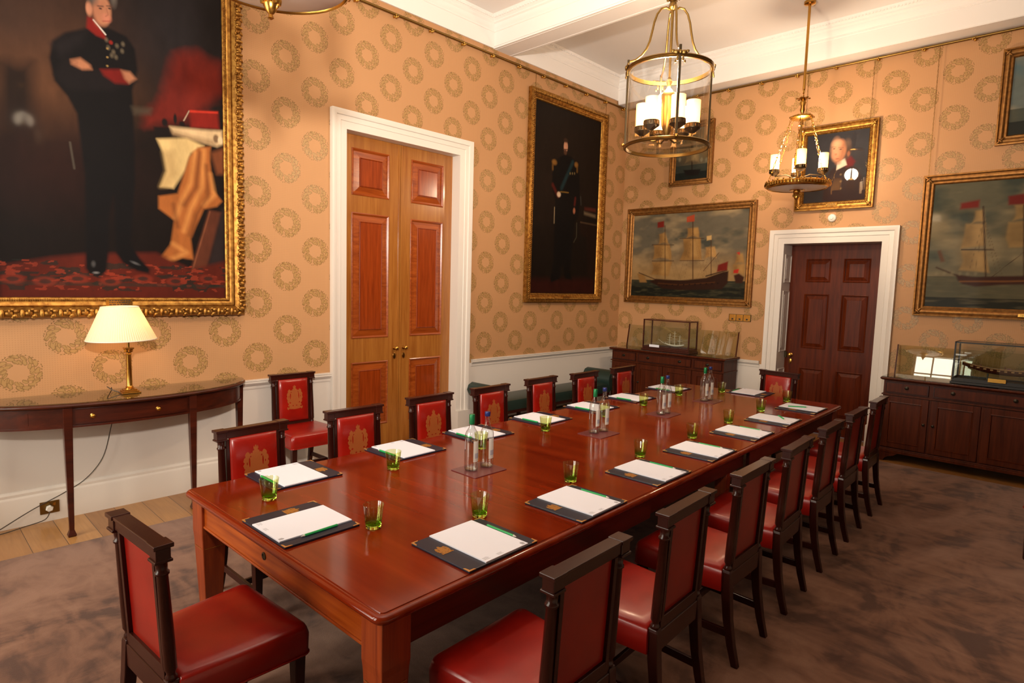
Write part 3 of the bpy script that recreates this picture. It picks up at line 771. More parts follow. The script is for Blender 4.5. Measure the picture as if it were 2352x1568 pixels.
# --- ship painting under the lantern (end wall, left)
def sails(A, pts, c=(150, 116, 70), dk=(84, 60, 34)):
    if len(pts) == 4:      # billow: sides curve, the foot arches up
        tl, tr, br, bl = pts; w_ = (br[0]-bl[0]); h_ = (bl[1]-tl[1]); q = []
        for k in range(7): t_ = k/6; q.append((tl[0]+(tr[0]-tl[0])*t_, tl[1]+(tr[1]-tl[1])*t_))
        for k in range(1, 7): t_ = k/6; q.append((tr[0]+(br[0]-tr[0])*t_**1.6+w_*.07*math.sin(PI*t_), tr[1]+(br[1]-tr[1])*t_))
        for k in range(1, 7): t_ = k/6; q.append((br[0]+(bl[0]-br[0])*t_, br[1]+(bl[1]-br[1])*t_-h_*.16*math.sin(PI*t_)))
        for k in range(1, 6): t_ = k/6; q.append((bl[0]+(tl[0]-bl[0])*t_**.6+w_*.05*math.sin(PI*t_), bl[1]+(tl[1]-bl[1])*t_))
        pts = q
    A.poly(pts, c, .012); 
    n = len(pts); cx_ = sum(p[0] for p in pts)/n; cy_ = sum(p[1] for p in pts)/n; x0_, x1_ = min(p[0] for p in pts), max(p[0] for p in pts)
    A.poly([(x0_+(p[0]-x0_)*.45, p[1]*.8+cy_*.2) for p in pts], dk, .05, .5)
    A.poly([(x0_+(x1_-x0_)*.55+(p[0]-x0_)*.25, p[1]*.7+cy_*.3-2) for p in pts], (196, 164, 112), .04, .35)
A = Art(.225, 2.01, 1.715, 2.93, .008, unB)
A.fill((96, 92, 82)); nz_ = A.noise(.5, .22, 21, 4); A.lay((nz_-.42)*3.2, (150, 134, 108)); nz_ = A.noise(.35, .2, 22, 4); A.lay((nz_-.55)*4, (66, 70, 66))
hz = np.clip((2.42-A.Z)/.35, 0, 1); A.lay(hz*.7, (164, 132, 88)); A.lay(np.clip((2.16-A.Z)/.16, 0, 1)*.6, (140, 116, 80))
A.lay((A.Z < 1.955).astype(float), (44, 46, 38)); A.lay((A.Z < 1.86).astype(float)*.8, (20, 22, 18)); nz_ = A.noise(.12, .02, 23, 3); A.lay((A.Z < 1.95)*np.clip((nz_-.5)*4, 0, 1)*.45, (80, 78, 58))
sails(A, [(1513, 538), (1526, 533), (1534, 560), (1511, 562)]); sails(A, [(1500, 562), (1536, 560), (1540, 598), (1498, 596)]); sails(A, [(1496, 602), (1542, 600), (1534, 634), (1494, 630), (1500, 616)])
sails(A, [(1578, 524), (1602, 522), (1604, 546), (1576, 546)]); sails(A, [(1568, 548), (1608, 546), (1610, 596), (1560, 598), (1570, 575)]); sails(A, [(1620, 568), (1640, 566), (1644, 592), (1616, 594)], (168, 132, 84))
A.poly([(1462, 628), (1478, 630), (1484, 648), (1468, 648)], (140, 106, 62), .01); A.line([(1466, 626), (1520, 648)], .012, (54, 32, 20))
A.line([(1526, 518), (1526, 640)], .010, (70, 44, 26)); A.line([(1590, 500), (1590, 640)], .014, (70, 44, 26)); A.line([(1632, 545), (1632, 632)], .010, (70, 44, 26)); A.line([(1614, 622), (1650, 580)], .008, (84, 56, 34))
for y_ in (562, 599): A.line([(1496, y_), (1546, y_)], .008, (60, 38, 24))
for y_ in (547, 598): A.line([(1560, y_), (1616, y_)], .008, (60, 38, 24))
for a_0 in ((1526, 545), (1590, 530), (1632, 560)):
    for dx in (-34, -20, 24, 36): A.line([a_0, (a_0[0]+dx, 642)], .003, (90, 66, 44), .5)
A.poly([(1506, 640), (1560, 644), (1620, 638), (1660, 624), (1672, 622), (1670, 650), (1656, 664), (1560, 666), (1520, 662), (1490, 646)], (44, 24, 15), .01)
A.line([(1510, 650), (1560, 654), (1640, 648)], .014, (84, 50, 24), .7); A.line([(1620, 634), (1668, 620)], .016, (36, 20, 14))
for k in range(10): A.ell((1530+k*13, 655-k*.5), .012, .009, (22, 12, 10), .3)
A.poly([(1509, 510), (1524, 507), (1524, 521), (1509, 523)], (110, 34, 27), .008); A.poly([(1576, 498), (1594, 492), (1594, 508), (1576, 510)], (160, 70, 46), .006); A.poly([(1622, 542), (1633, 540), (1633, 550), (1622, 552)], (190, 160, 110), .006)
A.poly([(1648, 608), (1671, 600), (1669, 620), (1645, 624)], (106, 30, 24), .010)
sails(A, [(1690, 584), (1704, 582), (1708, 604), (1686, 606)]); sails(A, [(1682, 608), (1708, 606), (1706, 630), (1682, 628)]); A.poly([(1684, 632), (1696, 628), (1708, 636), (1704, 650), (1688, 650)], (56, 30, 20), .01)
A.poly([(1690, 580), (1698, 578), (1698, 586)], (170, 50, 40), .006); A.poly([(1684, 620), (1696, 617), (1694, 627), (1683, 627)], (170, 44, 34), .006)
A.C *= np.array([.88, .80, .68]); A.vary(.12, .08, .05, 24)
picture('ship_painting', 'wide painting of a sailing ship with red flags, left of the panelled door', 'B', .225, 2.01, 1.715, 2.93, .105, 'plain', A, (1.12, .14, .03, 1.655, .05))

# --- big ship painting right
A = Art(4.063, 6.2, 1.715, 3.045, .010, unB)
A.fill((92, 92, 78)); nz_ = A.noise(.6, .2, 31, 4); A.lay((nz_-.45)*3, (132, 122, 98)); nz_ = A.noise(.5, .25, 32, 4); A.lay((nz_-.52)*4, (62, 70, 64))
A.lay(np.clip((2.25-A.Z)/.2, 0, 1)*.5, (118, 108, 84)); A.lay((A.Z < 2.05)*.8, (74, 74, 58)); A.lay((A.Z < 1.82).astype(float)*.9, (26, 28, 24)); nz_ = A.noise(.25, .03, 33, 3); A.lay((A.Z < 2.03)*np.clip((nz_-.5)*4, 0, 1)*.5, (104, 98, 76))
sl = ((152, 126, 84), (96, 80, 52))
sails(A, [(2240, 484), (2256, 482), (2262, 512), (2230, 514)], *sl); sails(A, [(2218, 514), (2264, 512), (2262, 564), (2206, 570), (2214, 540)], *sl); sails(A, [(2206, 574), (2262, 576), (2272, 626), (2202, 620), (2212, 600)], *sl)
sails(A, [(2316, 510), (2420, 500), (2420, 566), (2318, 568), (2310, 545)], *sl); sails(A, [(2330, 470), (2420, 460), (2420, 500), (2326, 506)], *sl)
A.line([(2258, 474), (2264, 640)], .014, (60, 44, 30)); A.line([(2352, 470), (2352, 640)], .014, (60, 44, 30)); A.line([(2150, 614), (2216, 640)], .016, (66, 48, 32)); A.line([(2208, 573), (2280, 573)], .012, (50, 36, 26)); A.line([(2272, 640), (2352, 578)], .005, (70, 54, 38))
for dx in (-40, -24, 30, 44): A.line([(2260, 500), (2260+dx, 640)], .004, (84, 70, 50), .5)
A.poly([(2196, 630), (2240, 636), (2300, 634), (2420, 632), (2420, 652), (2300, 654), (2240, 658), (2210, 652), (2198, 642)], (58, 30, 20), .01); A.line([(2204, 646), (2300, 646), (2420, 644)], .014, (128, 84, 44), .8)
A.poly([(2152, 576), (2160, 574), (2170, 600), (2160, 602)], (96, 60, 40), .01, .8)
A.poly([(2207, 466), (2250, 458), (2248, 476), (2205, 480)], (112, 36, 30), .014); A.poly([(2316, 450), (2352, 444), (2400, 446), (2400, 466), (2316, 470)], (104, 32, 26), .012)
for k in range(6): A.ell((2150+k*18, 628), .015, .02, (130, 122, 98), .5, .5)
A.C *= np.array([.88, .82, .72]); A.vary(.12, .1, .05, 34)
picture('ship_painting', 'large painting of a square-rigged ship, right of the panelled door', 'B', 4.063, 6.2-.35, 1.715, 3.045, .105, 'plain', A if False else A, (4.95, .14, .03, 1.655, .05), (4.0,))

# --- small upright sea picture behind lantern
A = Art(.885, 1.37, 3.40, 4.105, .006, unB)
A.fill((60, 58, 50)); A.ell((1620, 330), .3, .2, (122, 96, 56), .9, .8); nz_ = A.noise(.3, .1, 41, 4); A.lay((nz_-.5)*3, (92, 88, 72)); A.lay((A.Z < 3.60)*.85, (40, 46, 42)); A.lay((A.Z < 3.50)*.85, (18, 22, 20))
A.line([(1588, 330), (1588, 398)], .016, (34, 26, 20)); A.poly([(1568, 390), (1608, 388), (1602, 402), (1574, 402)], (22, 18, 16), .008); sails(A, [(1576, 340), (1602, 338), (1604, 372), (1572, 374)], (110, 92, 64), (60, 50, 36)); 
for x_ in (1560, 1610, 1622): A.ell((x_, 366), .02, .03, (120, 112, 90), .4, .8)
picture('sea_painting', 'small upright sea painting in a gold frame, partly behind the hanging glass lantern', 'B', .885, 1.37, 3.40, 4.105, .085, 'plain', A, None, (.93, 1.36))

# --- half-length portrait over the door
A = Art(2.69, 3.375, 2.945, 3.765, .005, unB)
A.fill((26, 24, 28)); A.ell((1960, 330), .4, .3, (44, 42, 46), .9, .8)
A.poly([(1888, 462), (1892, 420), (1906, 392), (1922, 380), (1944, 374), (1966, 384), (1976, 400), (1984, 440), (1984, 464)], (34, 16, 16), .012)
A.poly([(1940, 358), (1954, 358), (1964, 370), (1958, 380), (1942, 384)], (88, 18, 20), .014); A.poly([(1922, 372), (1940, 362), (1944, 378), (1920, 390)], (188, 176, 156), .008)
A.ell((1944, 342), .050, .115, (70, 52, 42), .3); A.ell((1927, 346), .076, .136, (150, 98, 68), .14, 1, -.1)
A.ell((1919, 342), .048, .105, (196, 142, 106), .6, .85); A.ell((1921, 329), .045, .035, (210, 158, 120), .7, .7); A.ell((1948, 352), .016, .030, (128, 78, 54), .4); A.ell((1946, 328), .03, .04, (92, 70, 56), .6, .7); A.ell((1914, 356), .02, .03, (190, 120, 92), .7, .6)
A.ell((1915, 341), .012, .007, (60, 38, 30), .5, .8); A.ell((1930, 342), .014, .007, (60, 38, 30), .5, .8); A.line([(1910, 337), (1919, 337)], .007, (90, 62, 46), .6); A.line([(1925, 338), (1936, 338)], .007, (90, 62, 46), .6)
A.ell((1919, 354), .012, .012, (140, 84, 60), .6, .6); A.ell((1922, 364), .020, .006, (128, 60, 50), .5, .8); A.ell((1924, 374), .03, .02, (140, 92, 66), .6, .6)
for y_ in (400, 416, 432): A.ell((1930, y_), .012, .012, (90, 70, 44), .4)
A.vary(.12, .08, .08, 44)
picture('portrait_painting', 'half-length portrait of a balding man with a red collar, above the panelled door', 'B', 2.69, 3.375, 2.945, 3.765, .098, 'inner', A, (3.03, .12, .025, 2.905, .045), (2.66, 3.38))

# --- top right sea picture
A = Art(4.645, 5.4, 3.49, 4.26, .008, unB)
A.fill((96, 104, 100)); nz_ = A.noise(.4, .2, 51, 4); A.lay((nz_-.45)*3, (136, 126, 104)); A.lay((A.Z < 3.75)*.8, (56, 60, 50)); A.lay((A.Z < 3.62)*.85, (24, 26, 24)); A.poly([(2325, 140), (2352, 136), (2352, 170), (2322, 160)], (70, 100, 110), .05, .6)
A.vary(.12, .1, .05, 54)
picture('sea_painting', 'sea painting in a gold frame at the right edge, highest on the end wall', 'B', 4.645, 5.4, 3.49, 4.26, .095, 'plain', A, None, (4.72,))
# ------------------------------------------------------------------ carpet
b = MB(); b.box(-10.1, -.60, -5.45, -.63, .0, .014)
tag(b.build('carpet', MT['carpet'], smooth=0, bevel=.006), 'large mottled brown carpet under the table with bare boards left along the walls', 'carpet')
CZ = .014

# ------------------------------------------------------------------ the boardroom table
tb = thing('boardroom_table', 'long polished mahogany boardroom table with tapered square legs', 'table', W(0, 0, CZ), TA)
TZ = .75-CZ; UL, VW = 2.685, .841
def rr_rect(u0, u1, v0, v1, r, corners, n=7):
    """rounded rectangle; corners: set of rounded corners (sx,sy)"""
    P = []
    for sx, sy, a0 in ((1, 1, 0), (-1, 1, PI/2), (-1, -1, PI), (1, -1, 3*PI/2)):
        x = u1 if sx > 0 else u0; y = v1 if sy > 0 else v0
        if (sx, sy) in corners:
            for i in range(n+1):
                a = a0+PI/2*i/n; P.append((x-sx*r+r*math.cos(a), y-sy*r+r*math.sin(a)))
        else: P.append((x, y))
    return P
def slab(b, u0, u1, corners, e0, e1):
    """top leaf with an ovolo edge and a quirk line set in from the edge; e0/e1: end edges are moulded"""
    steps = [(.030, TZ-.040), (.012, TZ-.036), (.003, TZ-.028), (0, TZ-.020), (.002, TZ-.012), (.010, TZ-.004), (.020, TZ-.001), (.026, TZ-.003), (.028, TZ)]
    rings = []
    for ins, z in steps:
        a = u0+(ins if e0 else 0); c = u1-(ins if e1 else 0)
        rings.append([(x, y, z) for x, y in rr_rect(a, c, -VW+ins, VW-ins, max(.045-ins, .012), corners)])
    b.loft(rings)
SE = [-UL, -1.575, -.86, .12, 1.02, 1.86, UL]
for i in range(6):
    u0, u1 = SE[i]+(.0006 if i else 0), SE[i+1]-(.0006 if i < 5 else 0)
    cs = set()
    if i == 0: cs = {(-1, 1), (-1, -1)}
    if i == 5: cs = {(1, 1), (1, -1)}
    b = MB(); slab(b, u0, u1, cs, i == 0, i == 5); b.build('table_leaf', MT['mahogany'], tb, 50)
# aprons
def apron(b, u0, u1, v0, v1, z0=TZ-.165, z1=TZ-.038): b.box(u0, u1, v0, v1, z0, z1)
AP = .045
b = MB(); apron(b, -UL+AP, -UL+AP+.025, -VW+.1, VW-.1); b.box(-UL+AP-.006, -UL+AP+.028, -VW+.13, VW-.13, TZ-.172, TZ-.160)
b.build('end_apron', MT['mahogany_edge'], tb, 0, .003)
b = MB(); b.T = Matrix.Translation((-UL+AP, .05, TZ-.10)) @ Matrix.Rotation(-PI/2, 4, 'Y'); b.lathe([(.017, 0), (.017, .003), (.011, .004), (.010, .0015), (.001, .001)], 14); b.build('bolt_cover', MT['bronze'], tb, 40)
b = MB(); apron(b, UL-AP-.025, UL-AP, -VW+.1, VW-.1); b.build('end_apron', MT['dark_mahogany'], tb, 0, .003)
for sv in (-1, 1):
    for (a, c, dz) in ((-UL+.1, -.90, 0), (-.87, .45, .03), (.48, UL-.1, 0)):
        b = MB(); v = sv*(VW-AP-dz); b.box(a, c, *sorted((v, v-sv*.025)), TZ-.165, TZ-.038); b.build('side_apron', MT['dark_mahogany'], tb, 0, .003)
def tleg(u, v, s0=.120, s1=.072):
    b = MB(); z1 = TZ-.038
    b.post([(u, v, 0, s1, s1), (u, v, z1-.20, s0-.006, s0-.006), (u, v, z1-.17, s0, s0), (u, v, z1, s0, s0)])
    L = b.build('leg', MT['table_leg'], tb, 0, .004)
    b = MB()
    for sx, sy in ((-1, 0), (0, -1)):
        k = s0/2+.0006
        zz = z1-.245
        if sx: b.box(u-k+.002, u-k+.0035, v-s0*.38, v+s0*.38, zz, zz+.002)
        else: b.box(u-s0*.38, u+s0*.38, v-k+.002, v-k+.0035, zz, zz+.002)
    b.build('inlay_line', MT['satinwood'], L, 0)
for u in (-UL+.092, UL-.092):
    for v in (-VW+.092, VW-.092): tleg(u, v)
for u in (-1.15, .24):
    for v in (-VW+.13, VW-.13): tleg(u, v, .085, .055)

# ------------------------------------------------------------------ dining chairs
def crest_shape(s=1.):
    """outline of a small heraldic badge, right half then mirrored"""
    R = [(0, 65), (2, 64), (4, 56), (8, 62), (10, 54), (6, 48), (13, 45), (14, 38), (20, 40), (24, 35), (27, 40), (32, 45), (39, 42), (44, 35), (42, 27), (48, 24), (51, 13), (46, 7), (52, 0), (49, -10), (44, -13),
         (49, -21), (43, -30), (37, -34), (44, -40), (41, -48), (34, -44), (36, -52), (43, -54), (49, -49), (50, -60), (42, -67), (38, -60), (28, -63), (0, -65)]
    R = [(x/1000, y/1000) for x, y in R]
    P = [(x*s, y*s) for x, y in R]+[(-x*s, y*s) for x, y in reversed(R[1:-1])]
    return P
def flat_badge(b, P, put, holes=()):
    """fan-free fill: grid sampling of a polygon into small quads would be heavy, so triangulate with tessellation"""
    from mathutils.geometry import tessellate_polygon
    n = len(P); sc_ = max(p[0] for p in P)/.052; H_ = []
    if holes is not None:
        for hx, hy, hw_, hh_ in ((27, 8, 3.0, 17), (30, -29, 5, 3.5), (11, -45, 4.5, 3), (22, 27, 3, 3), (37, 5, 2.2, 5)):
            for q in (-1, 1): H_.append([((q*hx+hw_*math.cos(-q*k*PI/4))*sc_/1000, (hy+hh_*math.sin(-q*k*PI/4))*sc_/1000*(max(p[1] for p in P)/.065/sc_)) for k in range(8)])
    loops = [P]+H_; allp = [p for l in loops for p in l]
    tris = tessellate_polygon([[Vector((x, y, 0)) for x, y in l] for l in loops]); P = allp; N_ = len(P)
    vs = [put(x, y, 1) for x, y in P]+[put(x, y, 0) for x, y in P]
    fs = [tuple(t) for t in tris]; o_ = 0
    for l in loops:
        m_ = len(l); fs += [(o_+i, o_+(i+1) % m_, N_+o_+(i+1) % m_, N_+o_+i) for i in range(m_)]; o_ += m_
    b.add(vs, fs)

def back_y(z):       # centre line of the raked back posts
    return -.232-(z-.46)*.055
def make_chair(label, loc, rz, group):
    t = thing('dining_chair', label, 'chair', loc, rz, group)
    # upholstered seat
    rings = []
    zs = [(.362, 1.0, 0), (.366, 1.0, .002), (.44, 1.0, .004), (.462, .992, 0), (.474, .97, 0), (.481, .92, 0), (.486, .78, 0), (.489, .5, 0)]
    def seat_ring(sc, out, z):
        P = []
        hw0, hw1 = .215+out, .252+out
        y0, y1 = -.218, .245+out
        pts = [(-hw0, y0), (hw0, y0), (hw1, y1), (-hw1, y1)]
        cyy = .015
        # rounded front corners
        Q = [(-hw0, y0), (hw0, y0)]
        for i in range(5):
            a = i*PI/8; Q.append((hw1-.03+.03*math.cos(a), y1-.03+.03*math.sin(a)))
        for i in range(5):
            a = PI/2+i*PI/8; Q.append((-hw1+.03+.03*math.cos(a), y1-.03+.03*math.sin(a)))
        return [(x*sc, cyy+(y-cyy)*sc, z) for x, y in Q]
    b = MB(); b.loft([seat_ring(s_, o_, z_) for z_, s_, o_ in zs]); st = b.build('seat', MT['red_leather'], t, 60)
    b = MB(); b.tube([(x, y, .366) for x, y, _ in seat_ring(1.0, .003, 0)[1:]]+[], .004, 6); b.build('piping', MT['red_leather'], st, 60)
    # front legs
    for s_ in (-1, 1):
        b = MB(); b.post([(s_*.218, .208, 0, .030, .030), (s_*.218, .208, .20, .038, .038), (s_*.218, .208, .364, .046, .046)]); b.build('leg', MT['dark_wood'], t, 0, .003)
    # back legs: square sabre foot, then round column with rings
    for s_ in (-1, 1):
        b = MB(); x = s_*.183
        b.post([(x, -.298, 0, .030, .032), (x, -.272, .10, .034, .036), (x, -.250, .22, .038, .040), (x, -.238, .34, .042, .044), (x, -.232, .455, .042, .044), (x, -.232, .468, .036, .038)])
        b.build('leg', MT['dark_wood'], t, 0, .003)
        b = MB(); prof = [(.014, .462), (.019, .472), (.019, .480), (.0145, .486), (.0145, .494), (.0205, .506), (.0205, .60), (.0175, .835), (.0225, .840), (.0225, .847), (.0175, .852), (.0185, .872), (.019, .880), (.021, .886)]
        seg = 14
        b.loft([[(x+r*math.cos(2*PI*j/seg), back_y(z)+r*math.sin(2*PI*j/seg), z) for j in range(seg)] for r, z in prof]); b.build('back_post', MT['dark_wood'], t, 50)
    # crest rail with square blocks and cornice lip
    yb = back_y(.915)
    b = MB(); b.box(-.190, .190, yb-.020, yb+.018, .896, .938)
    for s_ in (-1, 1): b.box(s_*.186-.026, s_*.186+.026, yb-.024, yb+.022, .894, .938); b.box(s_*.186-.030, s_*.186+.030, yb-.029, yb+.027, .886, .896)
    b.box(-.212, .212, yb-.028, yb+.026, .936, .947)
    for s_ in (-1, 1): b.box(s_*.186-.033, s_*.186+.033, yb-.032, yb+.030, .934, .949)
    b.build('crest_rail', MT['dark_wood'], t, 0, .0025)
    # inner frame
    b = MB()
    for s_ in (-1, 1): b.post([(s_*.150, back_y(.46), .462, .020, .030), (s_*.150, back_y(.89), .889, .020, .028)])
    b.box(-.165, .165, back_y(.48)-.015, back_y(.48)+.015, .455, .505); b.build('back_frame', MT['dark_wood'], t, 0, .002)
    b = MB(); b.box(-.163, .163, -.252, -.212, .372, .456); b.build('rear_seat_rail', MT['dark_wood'], t, 0, .003)
    # leather back, padded in front and plain behind
    def pad(z, k, w): return z, k, w
    b = MB(); zz0, zz1 = .50, .897; hw = .142
    ringsf = []
    for ins, dep in ((0, .006), (.001, .018), (.010, .028), (.03, .034), (.07, .037)):
        R_ = []
        for sx, z in ((-1, zz0), (1, zz0), (1, zz1), (-1, zz1)):
            z_ = z+(ins if z == zz0 else -ins); R_.append((sx*(hw-ins), back_y(z_)+dep, z_))
        # subdivide edges for a soft outline
        Q = []
        for i in range(4):
            a, c = R_[i], R_[(i+1) % 4]
            for k in range(4): Q.append(tuple(a[j]+(c[j]-a[j])*k/4 for j in range(3)))
        ringsf.append(Q)
    b.loft(ringsf, True)
    bk = b.build('backrest', MT['red_leather'], t, 60)
    b = MB(); P = crest_shape(1.5); zc_ = .728
    flat_badge(b, [(x, y*1.14) for x, y in P], lambda x, y, k: (x, back_y(zc_+y)+(.0382 if k else .035), zc_+y)); b.build('crest', MT['chair_gold'], bk, 0)
    b = MB(); b.add([(-.139, back_y(.50)-.001, .50), (.139, back_y(.50)-.001, .50), (.139, back_y(.897)-.001, .897), (-.139, back_y(.897)-.001, .897),
                     (-.139, back_y(.50)+.007, .50), (.139, back_y(.50)+.007, .50), (.139, back_y(.897)+.007, .897), (-.139, back_y(.897)+.007, .897)],
                    [(0, 1, 2, 3), (4, 5, 6, 7), (0, 1, 5, 4), (1, 2, 6, 5), (2, 3, 7, 6), (3, 0, 4, 7)]); b.build('back_panel', MT['red_leather'], t, 0)
    # stretchers
    for s_ in (-1, 1):
        b = MB(); b.loft([[(s_*.205-.008, .198, .135), (s_*.205+.008, .198, .135), (s_*.205+.008, .198, .172), (s_*.205-.008, .198, .172)],
                          [(s_*.184-.008, -.250, .135), (s_*.184+.008, -.250, .135), (s_*.184+.008, -.250, .172), (s_*.184-.008, -.250, .172)]]); b.build('stretcher', MT['dark_wood'], t, 0, .002)
    b = MB(); b.box(-.190, .190, .005, .022, .137, .170); b.build('stretcher', MT['dark_wood'], t, 0, .002)
    return t
ORD = ['nearest', 'second', 'third', 'fourth', 'fifth', 'sixth', 'farthest']
gR, gL = 'red leather chairs along the right side of the table', 'red leather chairs along the left side of the table'
chair0 = None
RC = [(-2.19, -1.03, .00), (-1.495, -1.028, .01), (-.785, -1.03, -.01), (-.115, -1.03, .015), (.595, -1.022, .0), (1.265, -1.02, -.01), (1.985, -1.02, .0)]
for i, (u, v, a) in enumerate(RC):
    lb = ('red leather chair seen from behind, %s to the camera in the right-hand row' % ORD[i]) if i in (0,) else ('red leather chair seen from behind, %s in the right-hand row counting from the camera' % ORD[i])
    if chair0 is None: chair0 = make_chair(lb, W(u, v, CZ), TA+a, gR)
    else: dup(chair0, W(u, v, CZ), TA+a, lb, gR)
LC = [(-2.205, .835, .05), (-1.50, .885, -.02), (-.80, .925, -.01), (-.135, .925, .0), (.585, .965, .0), (1.22, .92, .0), (1.915, .905, .0)]
LX = ['nearest of the left row, at the near left table corner', 'left of the table, second from its near corner', 'left of the table, third from its near corner', 'fourth in the left row, at the green bench\'s near end', 'fifth in the left row, before the green bench\'s middle', 'sixth in the left row, at the green bench\'s far end', 'last of the left row, before the smaller sideboard']
for i, (u, v, a) in enumerate(LC):
    dup(chair0, W(u, v, CZ), TA+PI+a, 'red leather chair facing us, '+LX[i], gL)
c_ = dup(chair0, W(-2.885, -.07, CZ), TA-PI/2+.06, 'red leather chair in the left foreground at the near end of the table'); del c_['group']
c_ = dup(chair0, W(2.80, -.08, CZ), TA+PI/2-.12, 'red leather chair at the far end of the table, in front of the panelled door'); del c_['group']
c_ = dup(chair0, (-5.49, -.36, 0), PI, 'red leather chair standing against the wall between console and double doors'); del c_['group']
c_ = dup(chair0, (-2.82, -5.487, CZ), .25, 'dark chair foot just showing at the right edge on the carpet'); del c_['group']

# ------------------------------------------------------------------ blotters, notepads, pens
def make_blotter(label, loc, rz):
    t = thing('desk_blotter', label, 'desk blotter', loc, rz, 'navy desk blotters')
    b = MB(); b.box(-.195, .195, -.172, .172, 0, .010); b.build('board', MT['navy'], t, 0, .003)
    for sx in (-1, 1):
        for sy in (-1, 1):
            b = MB(); x, y = sx*.1955, sy*.1725; L = .034
            P = [(x, y), (x-sx*L, y), (x-sx*L*.85, y-sy*.006), (x-sx*.008, y-sy*.008), (x-sx*.006, y-sy*L*.85), (x, y-sy*L)]
            b.prism(P, .0085, .0108); b.build('corner_mount', MT['corner_gold'], t, 0)
    b = MB(); P = [(x*.58, y*.56) for x, y in crest_shape()]
    flat_badge(b, P, lambda x, y, k: (-.146+x, y*1.0+.035, .0108 if k else .0095)); b.build('crest', MT['emblem_gold'], t, 0)
    return t
def make_pad(label, loc, rz):
    t = thing('notepad', label, 'notepad', loc, rz, 'white notepads')
    b = MB(); b.box(-.122, .122, -.168, .168, 0, .005); b.build('sheets', MT['paper'], t, 0)
    b = MB()
    # small grey letterhead lines and a tiny badge along one short edge
    for (x0, y0, w_, n) in ((-.115, -.155, .030, 4), (-.045, -.158, .030, 3)):
        for k in range(n): b.box(x0, x0+w_*(1-.15*(k % 2)), y0+k*.0055, y0+k*.0055+.0016, .005, .0053)
    flat_badge(b, [(x*.18, y*.18) for x, y in crest_shape()], lambda x, y, k: (.104+x, -.150+y, .0054 if k else .0049), None)
    b.build('letterhead', MT['ink'], t, 0)
    return t
def make_pen(label, loc, rz):
    t = thing('pencil', label, 'pencil', loc, rz, 'green pencils')
    b = MB(); b.T = Matrix.Rotation(PI/2, 4, 'X') @ Matrix.Translation((0, 0, -.09)); b.lathe([(.0056, 0), (.0056, .155)], 6); b.build('shaft', MT['green_pen'], t, 30)
    b = MB(); b.T = Matrix.Rotation(PI/2, 4, 'X') @ Matrix.Translation((0, 0, .065)); b.lathe([(.0054, 0), (.0012, .016)], 8); b.build('tip', MT['label_paper'], t, 30)
    return t
BZ = .75
spots = []    # u, v, rot, pen(local x,y,rot)
for i, (u, v) in enumerate([(-2.075, -.643), (-1.385, -.652), (-.668, -.643), (.008, -.643), (.747, -.632), (1.415, -.628), (2.150, -.628)]):
    pen = (.152, -.01, .0)
    on = 'beside'
    if i == 5: pen = (.075, -.045, -.95); on = 'on'
    if i == 6: pen = (-.02, .02, .55); on = 'on'
    spots.append((u, v, 0, pen, ('right side', ORD[i], 'counting from the camera'), on))
for i, (u, v) in enumerate([(-2.178, .672), (-1.420, .675), (-.768, .675), (-.055, .685), (.660, .692), (1.345, .705), (2.165, .735)]):
    spots.append((u, v, PI, (.152, -.0, .0), ('left side', ORD[i], 'counting from the camera'), 'beside'))
spots.append((-2.482, .034, -PI/2, (.150, .0, .03), ('near end', 'only one', 'in front of the foreground chair'), 'beside'))
spots.append((2.635, .03, PI/2, (.152, .0, 0), ('far end', 'only one', 'before the panelled door'), 'beside'))
bl0 = pd0 = pn0 = None
for i, (u, v, r, pen, (side, nth, tail), on) in enumerate(spots):
    jit = [0, .01, -.012, .008, -.006, .01, -.01][i % 7]
    rz = TA+r+jit
    P = Vector(W(u, v, BZ))
    if side in ('near end', 'far end'):
        where = 'at the %s of the table, %s' % (side, tail)
    else: where = 'on the table\'s %s, %s %s' % (side, nth, tail)
    a = 'navy desk blotter '+where
    if bl0 is None: bl0 = make_blotter(a, P, rz)
    else: dup(bl0, P, rz, a)
    R3 = Matrix.Rotation(rz, 3, 'Z')
    lb = 'white notepad '+where
    pp = P+R3 @ Vector((.018, 0, .0103))
    if pd0 is None: pd0 = make_pad(lb, pp, rz)
    else: dup(pd0, pp, rz, lb)
    lb = 'green pencil '+where
    pz = .0155+.0040 if on == 'on' else .0103+.0040
    pp = P+R3 @ Vector((pen[0], pen[1], pz))
    if pn0 is None: pn0 = make_pen(lb, pp, rz+pen[2]*1.0)
    else: dup(pn0, pp, rz+pen[2], lb)

